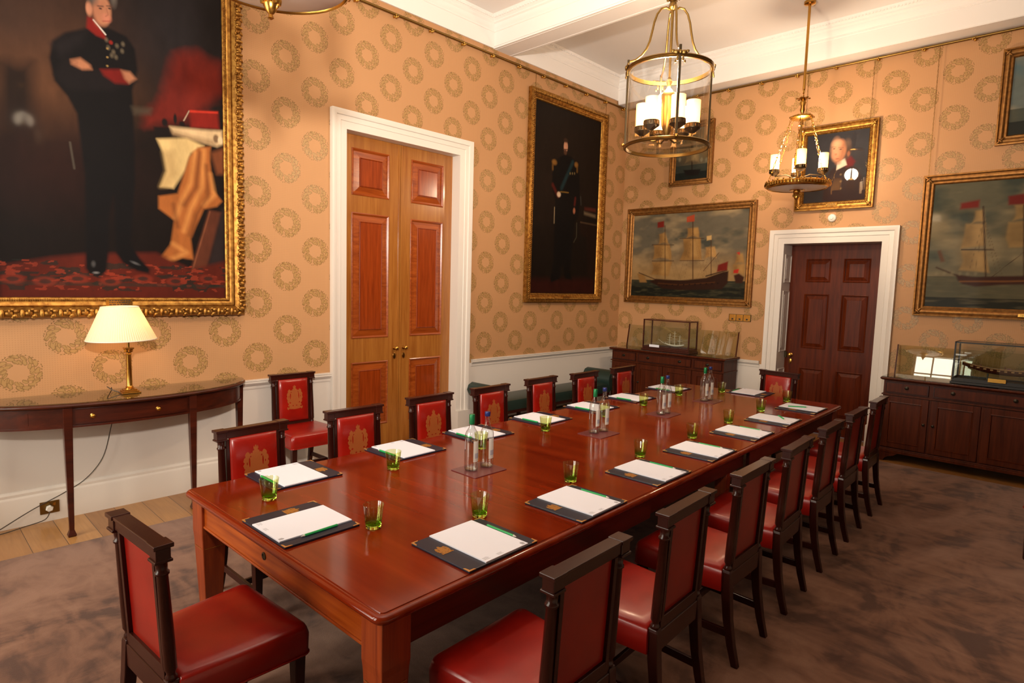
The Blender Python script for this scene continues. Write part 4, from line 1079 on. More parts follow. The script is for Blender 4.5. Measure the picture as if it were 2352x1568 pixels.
# ------------------------------------------------------------------ tumblers
def make_tumbler(label, loc):
    o = MB().lathe([(.0335, .018), (.0355, .022), (.0455, .104), (.0445, .1055), (.0435, .104), (.0345, .026), (.031, .0205), (.001, .0195)], 28, cap=False).build('tumbler', MT['tumbler_glass'], None, 40)
    MB().lathe([(.001, .0), (.030, .0), (.0335, .003), (.0345, .0175), (.030, .019), (.001, .0185)], 28, cap=False).build('tumbler_base', MT['tumbler_base'], o, 40)
    o.location = loc; tag(o, label, 'glass', 'green glass tumblers'); return o
gl = [(-1.851, -.44), (-1.135, -.425), (-.407, -.432), (.313, -.437), (1.015, -.41), (1.723, -.41), (2.43, -.405)]
gl2 = [(-2.441, .415), (-1.715, .405), (-1.034, .38), (-.334, .41), (.43, .40), (1.12, .435), (1.88, .47)]
tm0 = None
for i, (u, v) in enumerate(gl+gl2+[(-2.277, -.215), (2.43, .26)]):
    if i < 7: lb = 'green glass tumbler on the right half of the table, %s counting from the camera' % ORD[i]
    elif i < 14: lb = 'green glass tumbler on the left half of the table, %s counting from the camera' % ORD[i-7]
    elif i == 14: lb = 'green glass tumbler standing right of the blotter at the near end of the table'
    else: lb = 'green glass tumbler at the far end of the table beside the last bottles'
    if tm0 is None: tm0 = make_tumbler(lb, W(u, v, BZ+.0005))
    else: d = dup(tm0, W(u, v, BZ+.0005), 0, lb)

# ------------------------------------------------------------------ bottle mats and water bottles
PR = [('nearest', -1.36, .065), ('second', -.10, .095), ('third', .905, .115), ('farthest', 1.82, .13)]
BP = [[(-1.405, .085), (-1.290, .075)], [(-.12, .125), (-.018, .112)], [(.87, .122), (.965, .122)], [(1.777, .155), (1.875, .148)]]
def make_bottle(label, loc, rz, cap):
    t = thing('water_bottle', label, 'bottle', loc, rz, 'glass water bottles')
    pr = [(.001, .006), (.030, .001), (.037, .004), (.039, .012), (.039, .195), (.0375, .208), (.032, .225), (.022, .240), (.0165, .252), (.0145, .268), (.0135, .300), (.0150, .303), (.0150, .318), (.0130, .320), (.001, .320)]
    b = MB(); b.lathe(pr, 24); b.build('glass', MT['bottle_glass'], t, 50)
    b = MB(); 
    b.lathe([(.028, .0025), (.035, .005), (.037, .012), (.034, .010), (.001, .016)], 24); b.build('base', MT['bottle_glass'], t, 50)
    b = MB()
    if cap == 'green': b.lathe([(.0150, .268), (.0162, .272), (.0162, .322), (.015, .325), (.001, .326)], 18)
    else: b.lathe([(.0158, .300), (.0168, .302), (.0168, .322), (.0155, .326), (.001, .327)], 18)
    b.build('cap', MT[cap+'_cap'], t, 50)
    b = MB(); n = 10; a0, a1 = -.75, .75
    b.loft([[(.0397*math.cos(a0+(a1-a0)*i/n), .0397*math.sin(a0+(a1-a0)*i/n), z) for i in range(n+1)] for z in (.055, .175)], False, False); lb = b.build('paper_label', MT['label_paper'], t, 60)
    b = MB(); b.loft([[(.0399*math.cos(-.5+.9*i/6), .0399*math.sin(-.5+.9*i/6), z) for i in range(7)] for z in (.075, .105)], False, False); b.build('label_print', MT['ink'], lb, 60)
    return t
bt = {}
for k, (nm, u, v) in enumerate(PR):
    b = MB(); b.prism(rr_rect(-.128, .128, -.105, .105, .012, {(1, 1), (1, -1), (-1, 1), (-1, -1)}, 3), 0, .004)
    o = b.build('table_mat', MT['mat_board'], None, 0, .001); o.location = W(u, v, BZ); o.rotation_euler = (0, 0, TA+.02*(k-1))
    tag(o, 'plum-coloured mat under the %s pair of bottles from the camera' % nm, 'table mat', 'plum table mats')
    for j, cp in enumerate(('green', 'blue')):
        lb = 'clear water bottle with a %s cap in the %s pair from the camera' % (cp, nm)
        uu, vv = BP[k][j]
        az = math.atan2(CAM[1]-W(uu, vv)[1], CAM[0]-W(uu, vv)[0])+1.05
        if cp not in bt: bt[cp] = make_bottle(lb, W(uu, vv, BZ+.0045), az, cp)
        else: dup(bt[cp], W(uu, vv, BZ+.0045), az, lb)

# ------------------------------------------------------------------ half-round console table
CX, CA_, CB_, CT = -6.87, .95, .50, .935
cs = thing('console_table', 'dark half-round console table with glass top against the left wall', 'console table', (CX, -.045, 0))
def arc(a, b_, t0=0, t1=PI, n=44): return [(a*math.cos(t0+(t1-t0)*i/n), -b_*math.sin(t0+(t1-t0)*i/n)) for i in range(n+1)]
b = MB(); rings = []
for ins, z in ((.030, CT-.030), (.012, CT-.028), (.002, CT-.020), (0, CT-.012), (.006, CT-.004), (.014, CT)):
    rings.append([(x, y, z) for x, y in arc(CA_-ins, CB_-ins)])
b.loft(rings); b.build('top', MT['dark_mahogany'], cs, 50)
b = MB(); b.prism(arc(CA_-.012, CB_-.012), CT+.0005, CT+.0065); g_ = b.build('glass_top', MT['top_glass'], cs, 40)
def arcwall(b, a, b_, z0, z1, t0, t1, th=.02, n=40):
    o = arc(a, b_, t0, t1, n); i_ = arc(a-th, b_-th, t0, t1, n)
    b.loft([[(o[k][0], o[k][1], z0), (o[k][0], o[k][1], z1), (i_[k][0], i_[k][1], z1), (i_[k][0], i_[k][1], z0)] for k in range(n+1)])
b = MB(); arcwall(b, CA_-.045, CB_-.045, CT-.165, CT-.03, .01, PI-.01, .02, 56); arcwall(b, CA_-.038, CB_-.038, CT-.170, CT-.158, .01, PI-.01, .03, 56)
b.box(-CA_+.06, CA_-.06, -.02, 0, CT-.165, CT-.03); b.build('apron', MT['dark_mahogany'], cs, 50)
T0, T1 = 1.17, PI-1.17
b = MB(); arcwall(b, CA_-.041, CB_-.041, CT-.150, CT-.045, T0, T1, .012); dw = b.build('drawer', MT['dark_mahogany'], cs, 50)
b = MB()
for z in (CT-.150, CT-.047): arcwall(b, CA_-.038, CB_-.038, z, z+.004, T0, T1, .01)
b.build('cockbead', MT['dark_wood'], dw, 50)
for tt in (1.60-.20+.01, 1.60+.26):
    x, y = (CA_-.041)*math.cos(tt), -(CB_-.041)*math.sin(tt)
    b = MB(); b.T = Matrix.Translation((x, y, CT-.097)) @ Matrix.Rotation(PI/2, 4, 'X'); b.lathe([(.016, 0), (.016, .003), (.006, .006), (.005, .014), (.011, .018), (.014, .024), (.011, .029), (.001, .031)], 16); b.build('knob', MT['brass'], dw, 50)
for tt in (1.115, PI-1.115, .12, PI-.12):
    x, y = (CA_-.05)*math.cos(tt), -(CB_-.05)*math.sin(tt)
    b = MB(); b.post([(x, y, 0, .042, .042), (x, y, .012, .050, .050), (x, y, .045, .030, .030), (x, y, .05, .028, .028), (x, y, CT-.165, .050, .050), (x, y-.004, CT-.032, .052, .048)]); b.build('leg', MT['dark_mahogany'], cs, 0, .002)
for tt in (.55, PI-.55):
    b = MB(); arcwall(b, CA_-.043, CB_-.043, CT-.140, CT-.055, tt-.30, tt+.34, .01); b.build('apron_panel', MT['dark_mahogany'], cs, 50)

# lamp
lp = thing('table_lamp', 'brass column table lamp with a pleated cream shade on the console table', 'table lamp', (-6.855, -.30, CT+.0068))
b = MB()
for i, (w_, z0, z1) in enumerate(((.072, 0, .010), (.060, .010, .020), (.048, .020, .030))): b.bx((0, 0, (z0+z1)/2), (2*w_*.85, 2*w_*.85, z1-z0))
b.build('base', MT['brass'], lp, 0, .002)
b = MB(); prof = [(.030, .030), (.030, .036), (.024, .040), (.026, .046), (.021, .050), (.0195, .055), (.0165, .285), (.020, .290), (.016, .296)]
seg = 24; b.loft([[(r*(1-(.06 if j % 2 else 0)*(.055 < z < .286))*math.cos(2*PI*j/seg), r*(1-(.06 if j % 2 else 0)*(.055 < z < .286))*math.sin(2*PI*j/seg), z) for j in range(seg)] for r, z in prof])
col = b.build('column', MT['brass'], lp, 40)
b = MB()
b.lathe([(.016, .296), (.020, .310), (.026, .328), (.024, .330)], 16); b.bx((0, 0, .334), (.060, .060, .008))
for j in range(8):
    a = j*PI/4; b.ell((.023*math.cos(a), .023*math.sin(a), .312), (.007, .007, .010), 6, 4); b.ell((.028*math.cos(a), .028*math.sin(a), .326), (.006, .006, .006), 6, 4)
b.build('capital', MT['brass'], col, 50)
b = MB(); b.lathe([(.008, .338), (.008, .40), (.014, .405), (.014, .46), (.001, .465)], 12); b.build('lamp_holder', MT['old_brass'], lp, 40)
b = MB(); n = 96
def shr(r, z): return [(r*(1+(.008 if j % 2 else 0))*math.cos(2*PI*j/n), r*(1+(.008 if j % 2 else 0))*math.sin(2*PI*j/n), z) for j in range(n)]
b.loft([shr(.222, .400), shr(.222, .404), shr(.170, .52), shr(.118, .640)], False); shd = b.build('lamp_shade', MT['lamp_shade'], lp, 80); shd.location = (-.030, .0, .0); shd.rotation_euler = (0, math.radians(-1.5), 0)
b = MB(); b.tube([(.223*math.cos(a), .223*math.sin(a), .401) for a in [2*PI*i/48 for i in range(48)]], .0035, 6, True); b.build('shade_trim', MT['ivory'], shd, 60)
b = MB(); b.tube([(.119*math.cos(a), .119*math.sin(a), .640) for a in [2*PI*i/48 for i in range(48)]], .003, 6, True); b.build('shade_trim', MT['ivory'], shd, 60)
b = MB()
for a in (0, 2*PI/3, 4*PI/3): b.tube([(0, 0, .462), (.118*math.cos(a), .118*math.sin(a), .630)], .0015, 5)
b.build('shade_carrier', MT['old_brass'], lp, 60)
MT['bulb'] = emit('lamp_bulb', (255, 190, 110), 40)
b = MB(); b.ell((0, 0, .515), (.028, .028, .045), 12, 8); b.build('light_bulb', MT['bulb'], lp, 60)
# cord: down behind the console to the wall socket in the skirting
def cm(pts, n=8):
    P = [Vector(p) for p in pts]; out_ = []
    for i in range(len(P)-1):
        p0, p1, p2, p3 = P[max(i-1, 0)], P[i], P[i+1], P[min(i+2, len(P)-1)]
        for k in range(n):
            t_ = k/n; out_.append(.5*((2*p1)+(-p0+p2)*t_+(2*p0-5*p1+4*p2-p3)*t_*t_+(-p0+3*p1-3*p2+p3)*t_**3))
    out_.append(P[-1]); return out_
L0 = Vector((-6.855, -.30, CT+.0068))
pts = [(-6.91, -.30, CT+.012), (-6.96, -.27, CT+.035), (-6.975, -.20, CT+.05), (-6.93, -.10, CT+.015), (-6.91, -.030, CT+.012), (-6.905, -.020, CT-.06), (-6.91, -.05, .75), (-6.935, -.06, .62), (-6.99, -.06, .42), (-7.10, -.06, .28), (-7.24, -.06, .20), (-7.42, -.055, .12), (-7.60, -.07, .03), (-7.66, -.10, .008), (-7.60, -.11, .006), (-7.48, -.08, .012), (-7.36, -.07, .03), (-7.327, -.072, .085)]
b = MB(); b.tube([p-L0 for p in cm(pts, 6)], .0033, 6); b.build('cord', MT['flex'], lp, 60)
b = MB(); b.T = Matrix.Translation(Vector((-7.327, -.058, .103))-L0)
b.loft([[(x*s_, -y_*1., z*s_) for x, z in [(.024*math.cos(a+.3), .024*math.sin(a+.3)) for a in [PI/3*i for i in range(6)]]] for s_, y_ in ((.9, -.018), (1.0, -.004), (1.0, .008), (.75, .016))]); b.build('plug', MT['plastic_white'], lp, 30)
so = thing('wall_socket', 'brass socket plate low on the skirting below the console table', 'socket', (-7.322, -.030, .105))
b = MB(); b.box(-.058, .058, -.006, 0, -.045, .045); b.build('plate', MT['old_brass'], so, 0, .002)
b = MB(); b.box(.02, .034, -.010, -.006, .012, .03); b.build('switch', MT['brass'], so, 0)

# ------------------------------------------------------------------ green leather bench
bn = thing('bench', 'long dark green leather bench with scrolled ends below the left wall', 'bench', (-2.05, -.33, CZ*0))
L = 1.10
b = MB(); b.loft([[(x, y, z) for y, z in [(-.22, .34), (.22, .34), (.225, .42), (.215, .455), (.17, .468), (-.17, .468), (-.215, .455), (-.225, .42)]] for x in (-L, L)]); b.build('seat', MT['green_leather'], bn, 40)
for s_ in (-1, 1):
    b = MB(); P = []
    sec = [(s_*(L-.02), .36), (s_*(L-.06), .48), (s_*(L-.055), .56), (s_*(L-.01), .625), (s_*(L+.06), .645), (s_*(L+.12), .615), (s_*(L+.14), .56), (s_*(L+.115), .51), (s_*(L+.07), .50), (s_*(L+.05), .46), (s_*(L+.03), .36)]
    b.loft([[(x, y, z) for x, z in sec] for y in (-.235, .235)]); b.build('scroll_arm', MT['green_leather'], bn, 50)
b = MB(); b.box(-L, L, -.215, .215, .30, .342); b.build('seat_rail', MT['dark_wood'], bn, 0, .003)
for x in (-L+.05, -L/3, L/3, L-.05):
    for y in (-.19, .19):
        b = MB(); b.post([(x, y, 0, .032, .032), (x, y, .30, .046, .046)]); b.build('leg', MT['dark_wood'], bn, 0, .003)
for y in (-.19, .19):
    b = MB(); b.box(-L+.05, L-.05, y-.010, y+.010, .12, .15); b.build('stretcher', MT['dark_wood'], bn, 0)

# ------------------------------------------------------------------ sideboards on the end wall
def sideboard(name, label, y0, y1, bays, doors):
    """local: x runs along -Y (viewer's right), front at -Y local"""
    L = abs(y1-y0); t = thing(name, label, 'cabinet', (0, (y0+y1)/2, 0), -PI/2)
    Hh = .93; D = .50; w = L/2
    b = MB(); b.box(-w+.03, w-.03, -D+.0385, -.05, .10, Hh-.03); b.build('carcass', MT['sideboard_wood'], t, 0, .002)
    b = MB(); pr = [(.03, Hh-.034), (.016, Hh-.030), (.004, Hh-.022), (0, Hh-.012), (.006, Hh)]
    b.loft([[(-w+o, -D+o-.01, z), (w-o, -D+o-.01, z), (w-o, -.04, z), (-w+o, -.04, z)] for o, z in pr]); b.build('top', MT['sideboard_wood'], t, 0)
    b = MB(); b.box(-w+.012, w-.012, -D+.006, -.05, Hh+.0005, Hh+.007); b.build('glass_top', MT['top_glass'], t, 0)
    b = MB(); b.box(-w+.018, w-.018, -D+.015, -.05, .735, .748); b.box(-w+.015, w-.015, -D+.010, -.05, .10, .135); b.box(-w+.020, w-.020, -D+.018, -.05, .135, .148); b.build('mouldings', MT['sideboard_wood'], t, 0, .003)
    # bracket feet
    for s_ in (-1, 1):
        b = MB(); P = [(0, 0), (.06, 0), (.075, .03), (.11, .055), (.16, .07), (.20, .10), (0, .10)]
        b.loft([[(s_*(w-.02-x), y, z) for x, z in P] for y in (-D+.015, -D+.045)]); b.box(*sorted((s_*(w-.02), s_*(w-.045))), -D+.03, -.06, 0, .10); b.build('foot', MT['sideboard_wood'], t, 0)
    xs = [-w+.03]; tot = sum(bays); 
    for bb in bays: xs.append(xs[-1]+(L-.06)*bb/tot)
    for i, bb in enumerate(bays):
        a, c = xs[i]+.022, xs[i+1]-.022
        b = MB(); b.box(a, c, -D+.022, -D+.034, .765, Hh-.05);         dwr = b.build('drawer', MT['sideboard_wood'], t, 0)
        b = MB(); b.rframe(c-a, Hh-.05-.765, [(-.010, D-.022), (-.008, D-.018), (0, D-.018), (.002, D-.024)], (a+c)/2, (Hh-.05+.765)/2); b.build('cockbead', MT['dark_wood'], dwr, 0)
        kx = [(a+c)/2] if bb < 1.5 else [a+(c-a)*.2, a+(c-a)*.8]
        for x in kx:
            b = MB(); b.T = Matrix.Translation((x, -D+.022, .83)) @ Matrix.Rotation(PI/2, 4, 'X'); b.lathe([(.020, 0), (.020, .004), (.009, .008), (.008, .016), (.016, .022), (.016, .028), (.001, .032)], 12); b.build('knob', MT['dark_metal'], dwr, 40)
    n = doors; dwid = (L-.06)/n
    for i in range(n):
        a, c = -w+.03+i*dwid+.012, -w+.03+(i+1)*dwid-.012
        b = MB(); y = -D+.020
        b.box(a, a+.06, y, y+.018, .16, .725); b.box(c-.06, c, y, y+.018, .16, .725); b.box(a+.06, c-.06, y, y+.018, .16, .215); b.box(a+.06, c-.06, y, y+.018, .665, .725)
        b.box(a+.06, c-.06, y+.010, y+.018, .215, .665); b.build('cabinet_door', MT['sideboard_wood'], t, 0, .002); dr_ = kids(t)[-1]
        b = MB(); b.rframe(c-a-.12, .45, [(-.010, -y-.010), (-.004, -y+.004), (.004, -y+.002), (.006, -y)], (a+c)/2, .44); b.build('panel_moulding', MT['sideboard_wood'], dr_, 0)
        hx = c-.03 if i % 2 == 0 else a+.03
        b = MB(); b.T = Matrix.Translation((hx, y, .46)) @ Matrix.Rotation(PI/2, 4, 'X'); b.lathe([(.013, 0), (.013, .003), (.007, .006), (.007, .014), (.013, .020), (.001, .026)], 12); b.build('knob', MT['dark_metal'], dr_, 40)
    # leaning sheet of glass held between two thin end battens at the back
    b = MB(); g0, g1 = -w+.055, w-.03
    b.add([(g0, -.115, Hh+.008), (g1, -.115, Hh+.008), (g1, -.107, Hh+.008), (g0, -.107, Hh+.008), (g0, -.060, Hh+.335), (g1, -.060, Hh+.335), (g1, -.052, Hh+.335), (g0, -.052, Hh+.335)], [(0, 3, 2, 1), (4, 5, 6, 7), (0, 1, 5, 4), (1, 2, 6, 5), (2, 3, 7, 6), (3, 0, 4, 7)])
    b.build('glass_upstand', MT['upstand_glass'], t, 0)
    for x in (g0, g1):
        b = MB(); b.loft([[(x-.005, -.125, Hh+.007), (x+.005, -.125, Hh+.007), (x+.005, -.10, Hh+.007), (x-.005, -.10, Hh+.007)], [(x-.005, -.066, Hh+.34), (x+.005, -.066, Hh+.34), (x+.005, -.045, Hh+.34), (x-.005, -.045, Hh+.34)]]); b.build('batten', MT['sideboard_wood'], t, 0)
    return t
sideboard('sideboard', 'smaller dark sideboard in the far left corner below the ship painting', -.20, -2.02, (1, 2, 1), 4)
sideboard('sideboard', 'longer dark sideboard right of the panelled door with a ship model on top', -3.80, -5.62, (1, 2, 1), 4)

def display_case(label, y0, y1, x0, x1, z0, z1, fr, frm):
    """glass case; x0 front, x1 back (world x)"""
    L = abs(y1-y0); t = thing('display_case', label, 'display case', (x1, (y0+y1)/2, z0), -PI/2); w = L/2; D = x1-x0; h = z1-z0
    b = MB(); b.box(-w-.02, w+.02, -D-.02, .02, 0, .022); b.box(-w-.008, w+.008, -D-.008, .008, .022, .045); b.build('plinth', MT[frm], t, 0, .003)
    b = MB()
    for x in (-w, w):
        for y in (-D, 0): b.box(x-fr/2, x+fr/2, y-fr/2, y+fr/2, .045, h)
    for z in (.045+fr/2, h-fr/2):
        for y in (-D, 0): b.box(-w, w, y-fr/2, y+fr/2, z-fr/2, z+fr/2)
        for x in (-w, w): b.box(x-fr/2, x+fr/2, -D, 0, z-fr/2, z+fr/2)
    b.build('frame', MT[frm], t, 0)
    for (a, c, d, e) in ((-w, w, -D-.001, -D+.001), (-w, w, -.001, .001), (-w-.001, -w+.001, -D, 0), (w-.001, w+.001, -D, 0)):
        b = MB(); b.box(a, c, d, e, .045, h); b.build('glass_pane', MT['pane'], t, 0)
    b = MB(); b.box(-w, w, -D, 0, h-.003, h-.001); b.build('glass_pane', MT['pane'], t, 0)
    return t
dc1 = display_case('small mahogany-framed glass case on the smaller sideboard with a white ship model inside', -.72, -1.44, -.40, -.17, .938, 1.385, .016, 'dark_mahogany')
b = MB(); b.box(-.25, -.09, -.245, -.242, .05, .085); b.build('title_card', MT['paper'], dc1, 0)
dc2 = display_case('wide dark-framed glass case on the longer sideboard with a wooden ship model inside', -4.44, -5.50, -.46, -.15, .938, 1.37, .014, 'black')
b = MB(); b.box(-.26, -.14, -.352, -.348, .010, .050) if False else b.box(-.24, -.10, -.335, -.331, .05, .088); b.build('title_plate', MT['brass'], dc2, 0)
def ship_model(label, loc, L, hullm, deckm, white):
    t = thing('ship_model', label, 'ship model', loc, -PI/2)
    n = 14; rings = []
    for i in range(n+1):
        x = -L/2+L*i/n; k = 1-abs(2*i/n-1)**3.0; k = max(k, .06); wd = L*.075*k; sh = .018*(2*i/n-1)**2*L/.3; dp = L*.075*(.5+.5*k)
        zt = L*.16+sh; rings.append([(x, -wd, zt), (x, -wd*.95, zt-dp*.5), (x, -wd*.5, zt-dp*.95), (x, 0, zt-dp*1.05), (x, wd*.5, zt-dp*.95), (x, wd*.95, zt-dp*.5), (x, wd, zt)])
    b = MB(); b.loft(rings); b.build('hull', hullm, t, 50)
    b = MB()
    for i in range(n):
        x = -L/2+L*(i+.5)/n; k = 1-abs(2*(i+.5)/n-1)**3; wd = L*.075*max(k, .06)*1.02; sh = .018*(2*(i+.5)/n-1)**2*L/.3
        if 0 < i < n-1: b.bx((x, -wd-.001, L*.16+sh-L*.022), (L*.03, .003, L*.016))
    b.loft([[(r[0][0], r[0][1]-.002, r[0][2]), (r[0][0], r[0][1]-.002, r[0][2]-.004), (r[0][0], r[0][1]+.004, r[0][2]-.004), (r[0][0], r[0][1]+.004, r[0][2]+.003)] for r in rings]); b.build('rail_and_ports', deckm, t, 0)
    if white:
        b = MB()
        for x, h in ((-.25, .55), (0, .68), (.27, .5)):
            b.tube([(x*L, 0, L*.14), (x*L, 0, L*.14+h*L)], .0022, 5)
            for zf, yl in ((.45, .17), (.65, .13), (.85, .09)): b.tube([(x*L-yl*L*.8, -.01, L*.14+h*L*zf), (x*L+yl*L*.8, .01, L*.14+h*L*zf)], .0014, 4)
            for q in (-1, 1):
                b.tube([(x*L+q*.05*L, -.02, L*.17), (x*L, 0, L*.14+h*L*.9)], .0009, 4)
        b.tube([(-.5*L, 0, L*.17), (-.86*L, 0, L*.36)], .002, 5)
        b.build('rigging', MT['ivory'], t, 60)
    else:
        b = MB()
        for x in (-.3, -.05, .2, .38): b.tube([(x*L, 0, L*.13), (x*L, 0, L*.20)], .004, 6); b.bx((x*L+.03, 0, L*.165), (.03, .02, .02))
        b.build('deck_fittings', MT['mat_board'], t, 40)
    b = MB(); 
    for x in (-.22, .22): b.box(x*L-.005, x*L+.005, -.02, .02, 0, L*.09)
    b.build('cradle', MT['black'] if not white else MT['dark_mahogany'], t, 0)
    return t
ship_model('white miniature rigged ship model inside the small glass case', (-.285, -1.16, .985), .30, MT['ivory'], MT['ivory'], True)
ship_model('dark wooden ship hull model inside the wide glass case', (-.30, -4.88, .985), .78, MT['dark_mahogany'], MT['label_wood'], False)

# wall fittings on the end wall
sw = thing('wall_switch', 'triple brass switch plate on the end wall left of the panelled door', 'switch', (-.002, -1.968, 1.463), -PI/2)
b = MB(); b.box(-.155, .155, -.010, 0, -.047, .047); b.build('back_plate', MT['bronze'], sw, 0, .002)
for i in (-1, 0, 1):
    b = MB(); b.box(i*.1-.046, i*.1+.046, -.016, -.010, -.043, .043); pl = b.build('plate', MT['brass'], sw, 0, .002)
    b = MB(); b.box(i*.1-.010, i*.1+.014, -.018, -.016, -.028, -.008); b.build('insert', MT['black'], pl, 0)
se = thing('wall_sounder', 'small round white alarm sounder above the panelled door', 'alarm', (-.002, -3.037, 2.747), -PI/2)
b = MB(); b.T = Matrix.Rotation(PI/2, 4, 'X'); b.lathe([(.048, 0), (.048, .012), (.040, .022), (.022, .026), (.018, .034), (.001, .036)], 20); b.build('housing', MT['plastic_white'], se, 40)

# ------------------------------------------------------------------ ceiling fixtures
def candle_shade(parent, x, y, z, r=.052, h=.175):
    b = MB(); b.lathe([(.010, -.030), (.020, -.028), (.040, -.012), (r*1.02, -.002), (r*1.10, .004), (r*1.10, .008), (r*1.02, .010), (r*1.02, .032), (r*1.08, .034), (r*1.08, .038), (r*.95, .038)], 20)
    for j in range(14): a = 2*PI*j/14; b.bx((r*1.03*math.cos(a), r*1.03*math.sin(a), .021), (.006, .006, .020))
    bb = b.build('candle_cup', MT['bronze'], parent, 40); bb.location = (x, y, z)
    b = MB(); b.lathe([(r*.92, .030), (r*.94, .10), (r*.96, h+.03), (r*.90, h+.03), (r*.88, .10), (r*.86, .034)], 20); s_ = b.build('candle_shade', MT['lit_shade'], parent, 60); s_.location = (x, y, z)
def chandelier(label, loc):
    """local origin on the ceiling above; z measured down from H"""
    t = thing('chandelier', label, 'chandelier', loc, 0, 'dish chandeliers'); z = lambda zz: zz-H
    b = MB(); b.lathe([(.014, z(4.04)), (.014, z(H-.04)), (.05, z(H-.035)), (.06, z(H-.025)), (.06, z(H))], 14); b.build('rod', MT['brass'], t, 40)
    b = MB(); b.tube([(.018*math.cos(a), 0, z(4.02)+.03*math.sin(a)) for a in [j*PI/6 for j in range(12)]], .005, 6, True)
    b.lathe([(.010, z(3.98)), (.030, z(3.955)), (.052, z(3.945)), (.020, z(3.93)), (.034, z(3.90)), (.020, z(3.86)), (.026, z(3.82)), (.012, z(3.78)), (.06, z(3.765)), (.112, z(3.755)), (.118, z(3.735)), (.105, z(3.725)), (.02, z(3.715))], 20)
    for j in range(6): a = j*PI/3; b.ell((.062*math.cos(a), .062*math.sin(a), z(3.945)), (.014, .014, .008), 6, 4); b.ell((.118*math.cos(a), .118*math.sin(a), z(3.745)), (.012, .012, .014), 6, 4)
    b.build('crown', MT['brass'], t, 50)
    b = MB(); n = 36
    b.lathe([(.0085+(.004 if i % 2 else 0), z(3.72-.34*i/n)) for i in range(n+1)], 10); b.lathe([(.012, z(3.38)), (.030, z(3.36)), (.05, z(3.34)), (.052, z(3.33)), (.048, z(3.325)), (.05, z(3.25)), (.03, z(3.19)), (.014, z(3.12)), (.02, z(3.05))], 14); b.build('stem', MT['old_brass'], t, 50)
    # dish
    b = MB(); R_ = .325; b.lathe([(R_-.02, z(3.045)), (R_-.005, z(3.035)), (R_, z(3.02)), (R_-.008, z(2.985)), (R_-.02, z(2.975)), (R_-.03, z(2.985)), (R_-.03, z(3.04))], 48, cap=False)
    for j in range(60):
        a = 2*PI*j/60; b.ell((R_*math.cos(a), R_*math.sin(a), z(3.014)), (.016, .016, .024), 6, 4)
        if j % 2: b.ell((R_*math.cos(a), R_*math.sin(a), z(3.045)), (.010, .010, .010), 6, 4)
    b.build('dish_rim', MT['brass'], t, 50)
    b = MB(); b.lathe([(R_-.02, z(2.985)), (.24, z(2.972)), (.14, z(2.962)), (.06, z(2.958)), (.001, z(2.957)), (.001, z(2.965)), (.14, z(2.97)), (R_-.02, z(2.995))], 40); b.build('dish', MT['alabaster'], t, 40)
    b = MB(); b.lathe([(.001, z(2.825)), (.012, z(2.832)), (.008, z(2.845)), (.020, z(2.86)), (.030, z(2.885)), (.022, z(2.91)), (.036, z(2.92)), (.040, z(2.945)), (.075, z(2.952)), (.08, z(2.962))], 16)
    for j in range(8): a = j*PI/4; b.ell((.032*math.cos(a), .032*math.sin(a), z(2.90)), (.010, .010, .022), 6, 4)
    b.build('finial', MT['brass'], t, 50)
    for j in range(4):
        a = math.atan2(CAM[1]+2.945, CAM[0]+1.0)+.09+j*PI/2; x, y = .245*math.cos(a), .245*math.sin(a)
        b = MB(); b.tube([(.03*math.cos(a), .03*math.sin(a), z(3.09)), (.12*math.cos(a), .12*math.sin(a), z(3.125)), (x*.97, y*.97, z(3.115))], .007, 6); b.build('arm', MT['bronze'], t, 50)
        candle_shade(t, x, y, z(3.15), .050, .17)
    for j in range(6):
        a = j*PI/3+.2; b = MB(); p0 = Vector((.112*math.cos(a), .112*math.sin(a), z(3.73))); p1 = Vector((.318*math.cos(a), .318*math.sin(a), z(3.045))); d_ = p1-p0; n = 17
        q = d_.to_track_quat('Z', 'X').to_matrix().to_4x4()
        for i in range(n):
            b.T = Matrix.Translation(p0+d_*((i+.5)/n)) @ q @ Matrix.Rotation(PI/2*(i % 2), 4, 'Z')
            if i % 4 == 2: b.ell((0, 0, 0), (.012, .012, .012), 6, 4)
            else: b.tube([(.008*math.cos(c2), 0, .024*math.sin(c2)) for c2 in [k*PI/4 for k in range(8)]], .0026, 4, True)
        b.build('chain', MT['brass'], t, 60)
    return t
ch = chandelier('brass chandelier with four lit shades over a round dish, before the balding man', (-1.0, -2.945, H))
dup(ch, (-6.97, -2.95, H+.022), .3, 'brass chandelier rim and finial cut off by the top edge near the huge portrait')

ln = thing('hanging_lantern', 'large cylindrical glass and brass lantern holding lit candle shades above the middle of the table', 'lantern', (-3.84, -2.935, H)); z = lambda zz: zz-H
RL = .315
b = MB(); b.lathe([(.008, z(4.13)), (.008, z(H-.04)), (.05, z(H-.03)), (.06, z(H))], 12); b.build('rod', MT['old_brass'], ln, 40)
b = MB(); b.lathe([(.020, z(3.93)), (.036, z(3.945)), (.030, z(3.97)), (.022, z(3.99)), (.030, z(4.0)), (.05, z(4.02)), (.060, z(4.045)), (.066, z(4.055)), (.04, z(4.06)), (.018, z(4.08)), (.024, z(4.10)), (.014, z(4.14))], 18)
for j in range(8): a = j*PI/4; b.ell((.062*math.cos(a), .062*math.sin(a), z(4.052)), (.018, .018, .012), 6, 4); b.ell((.045*math.cos(a), .045*math.sin(a), z(4.02)), (.012, .012, .022), 6, 4)
b.build('crown', MT['old_brass'], ln, 50)
A0 = math.atan2(CAM[1]+2.935, CAM[0]+3.84)+math.radians(12)
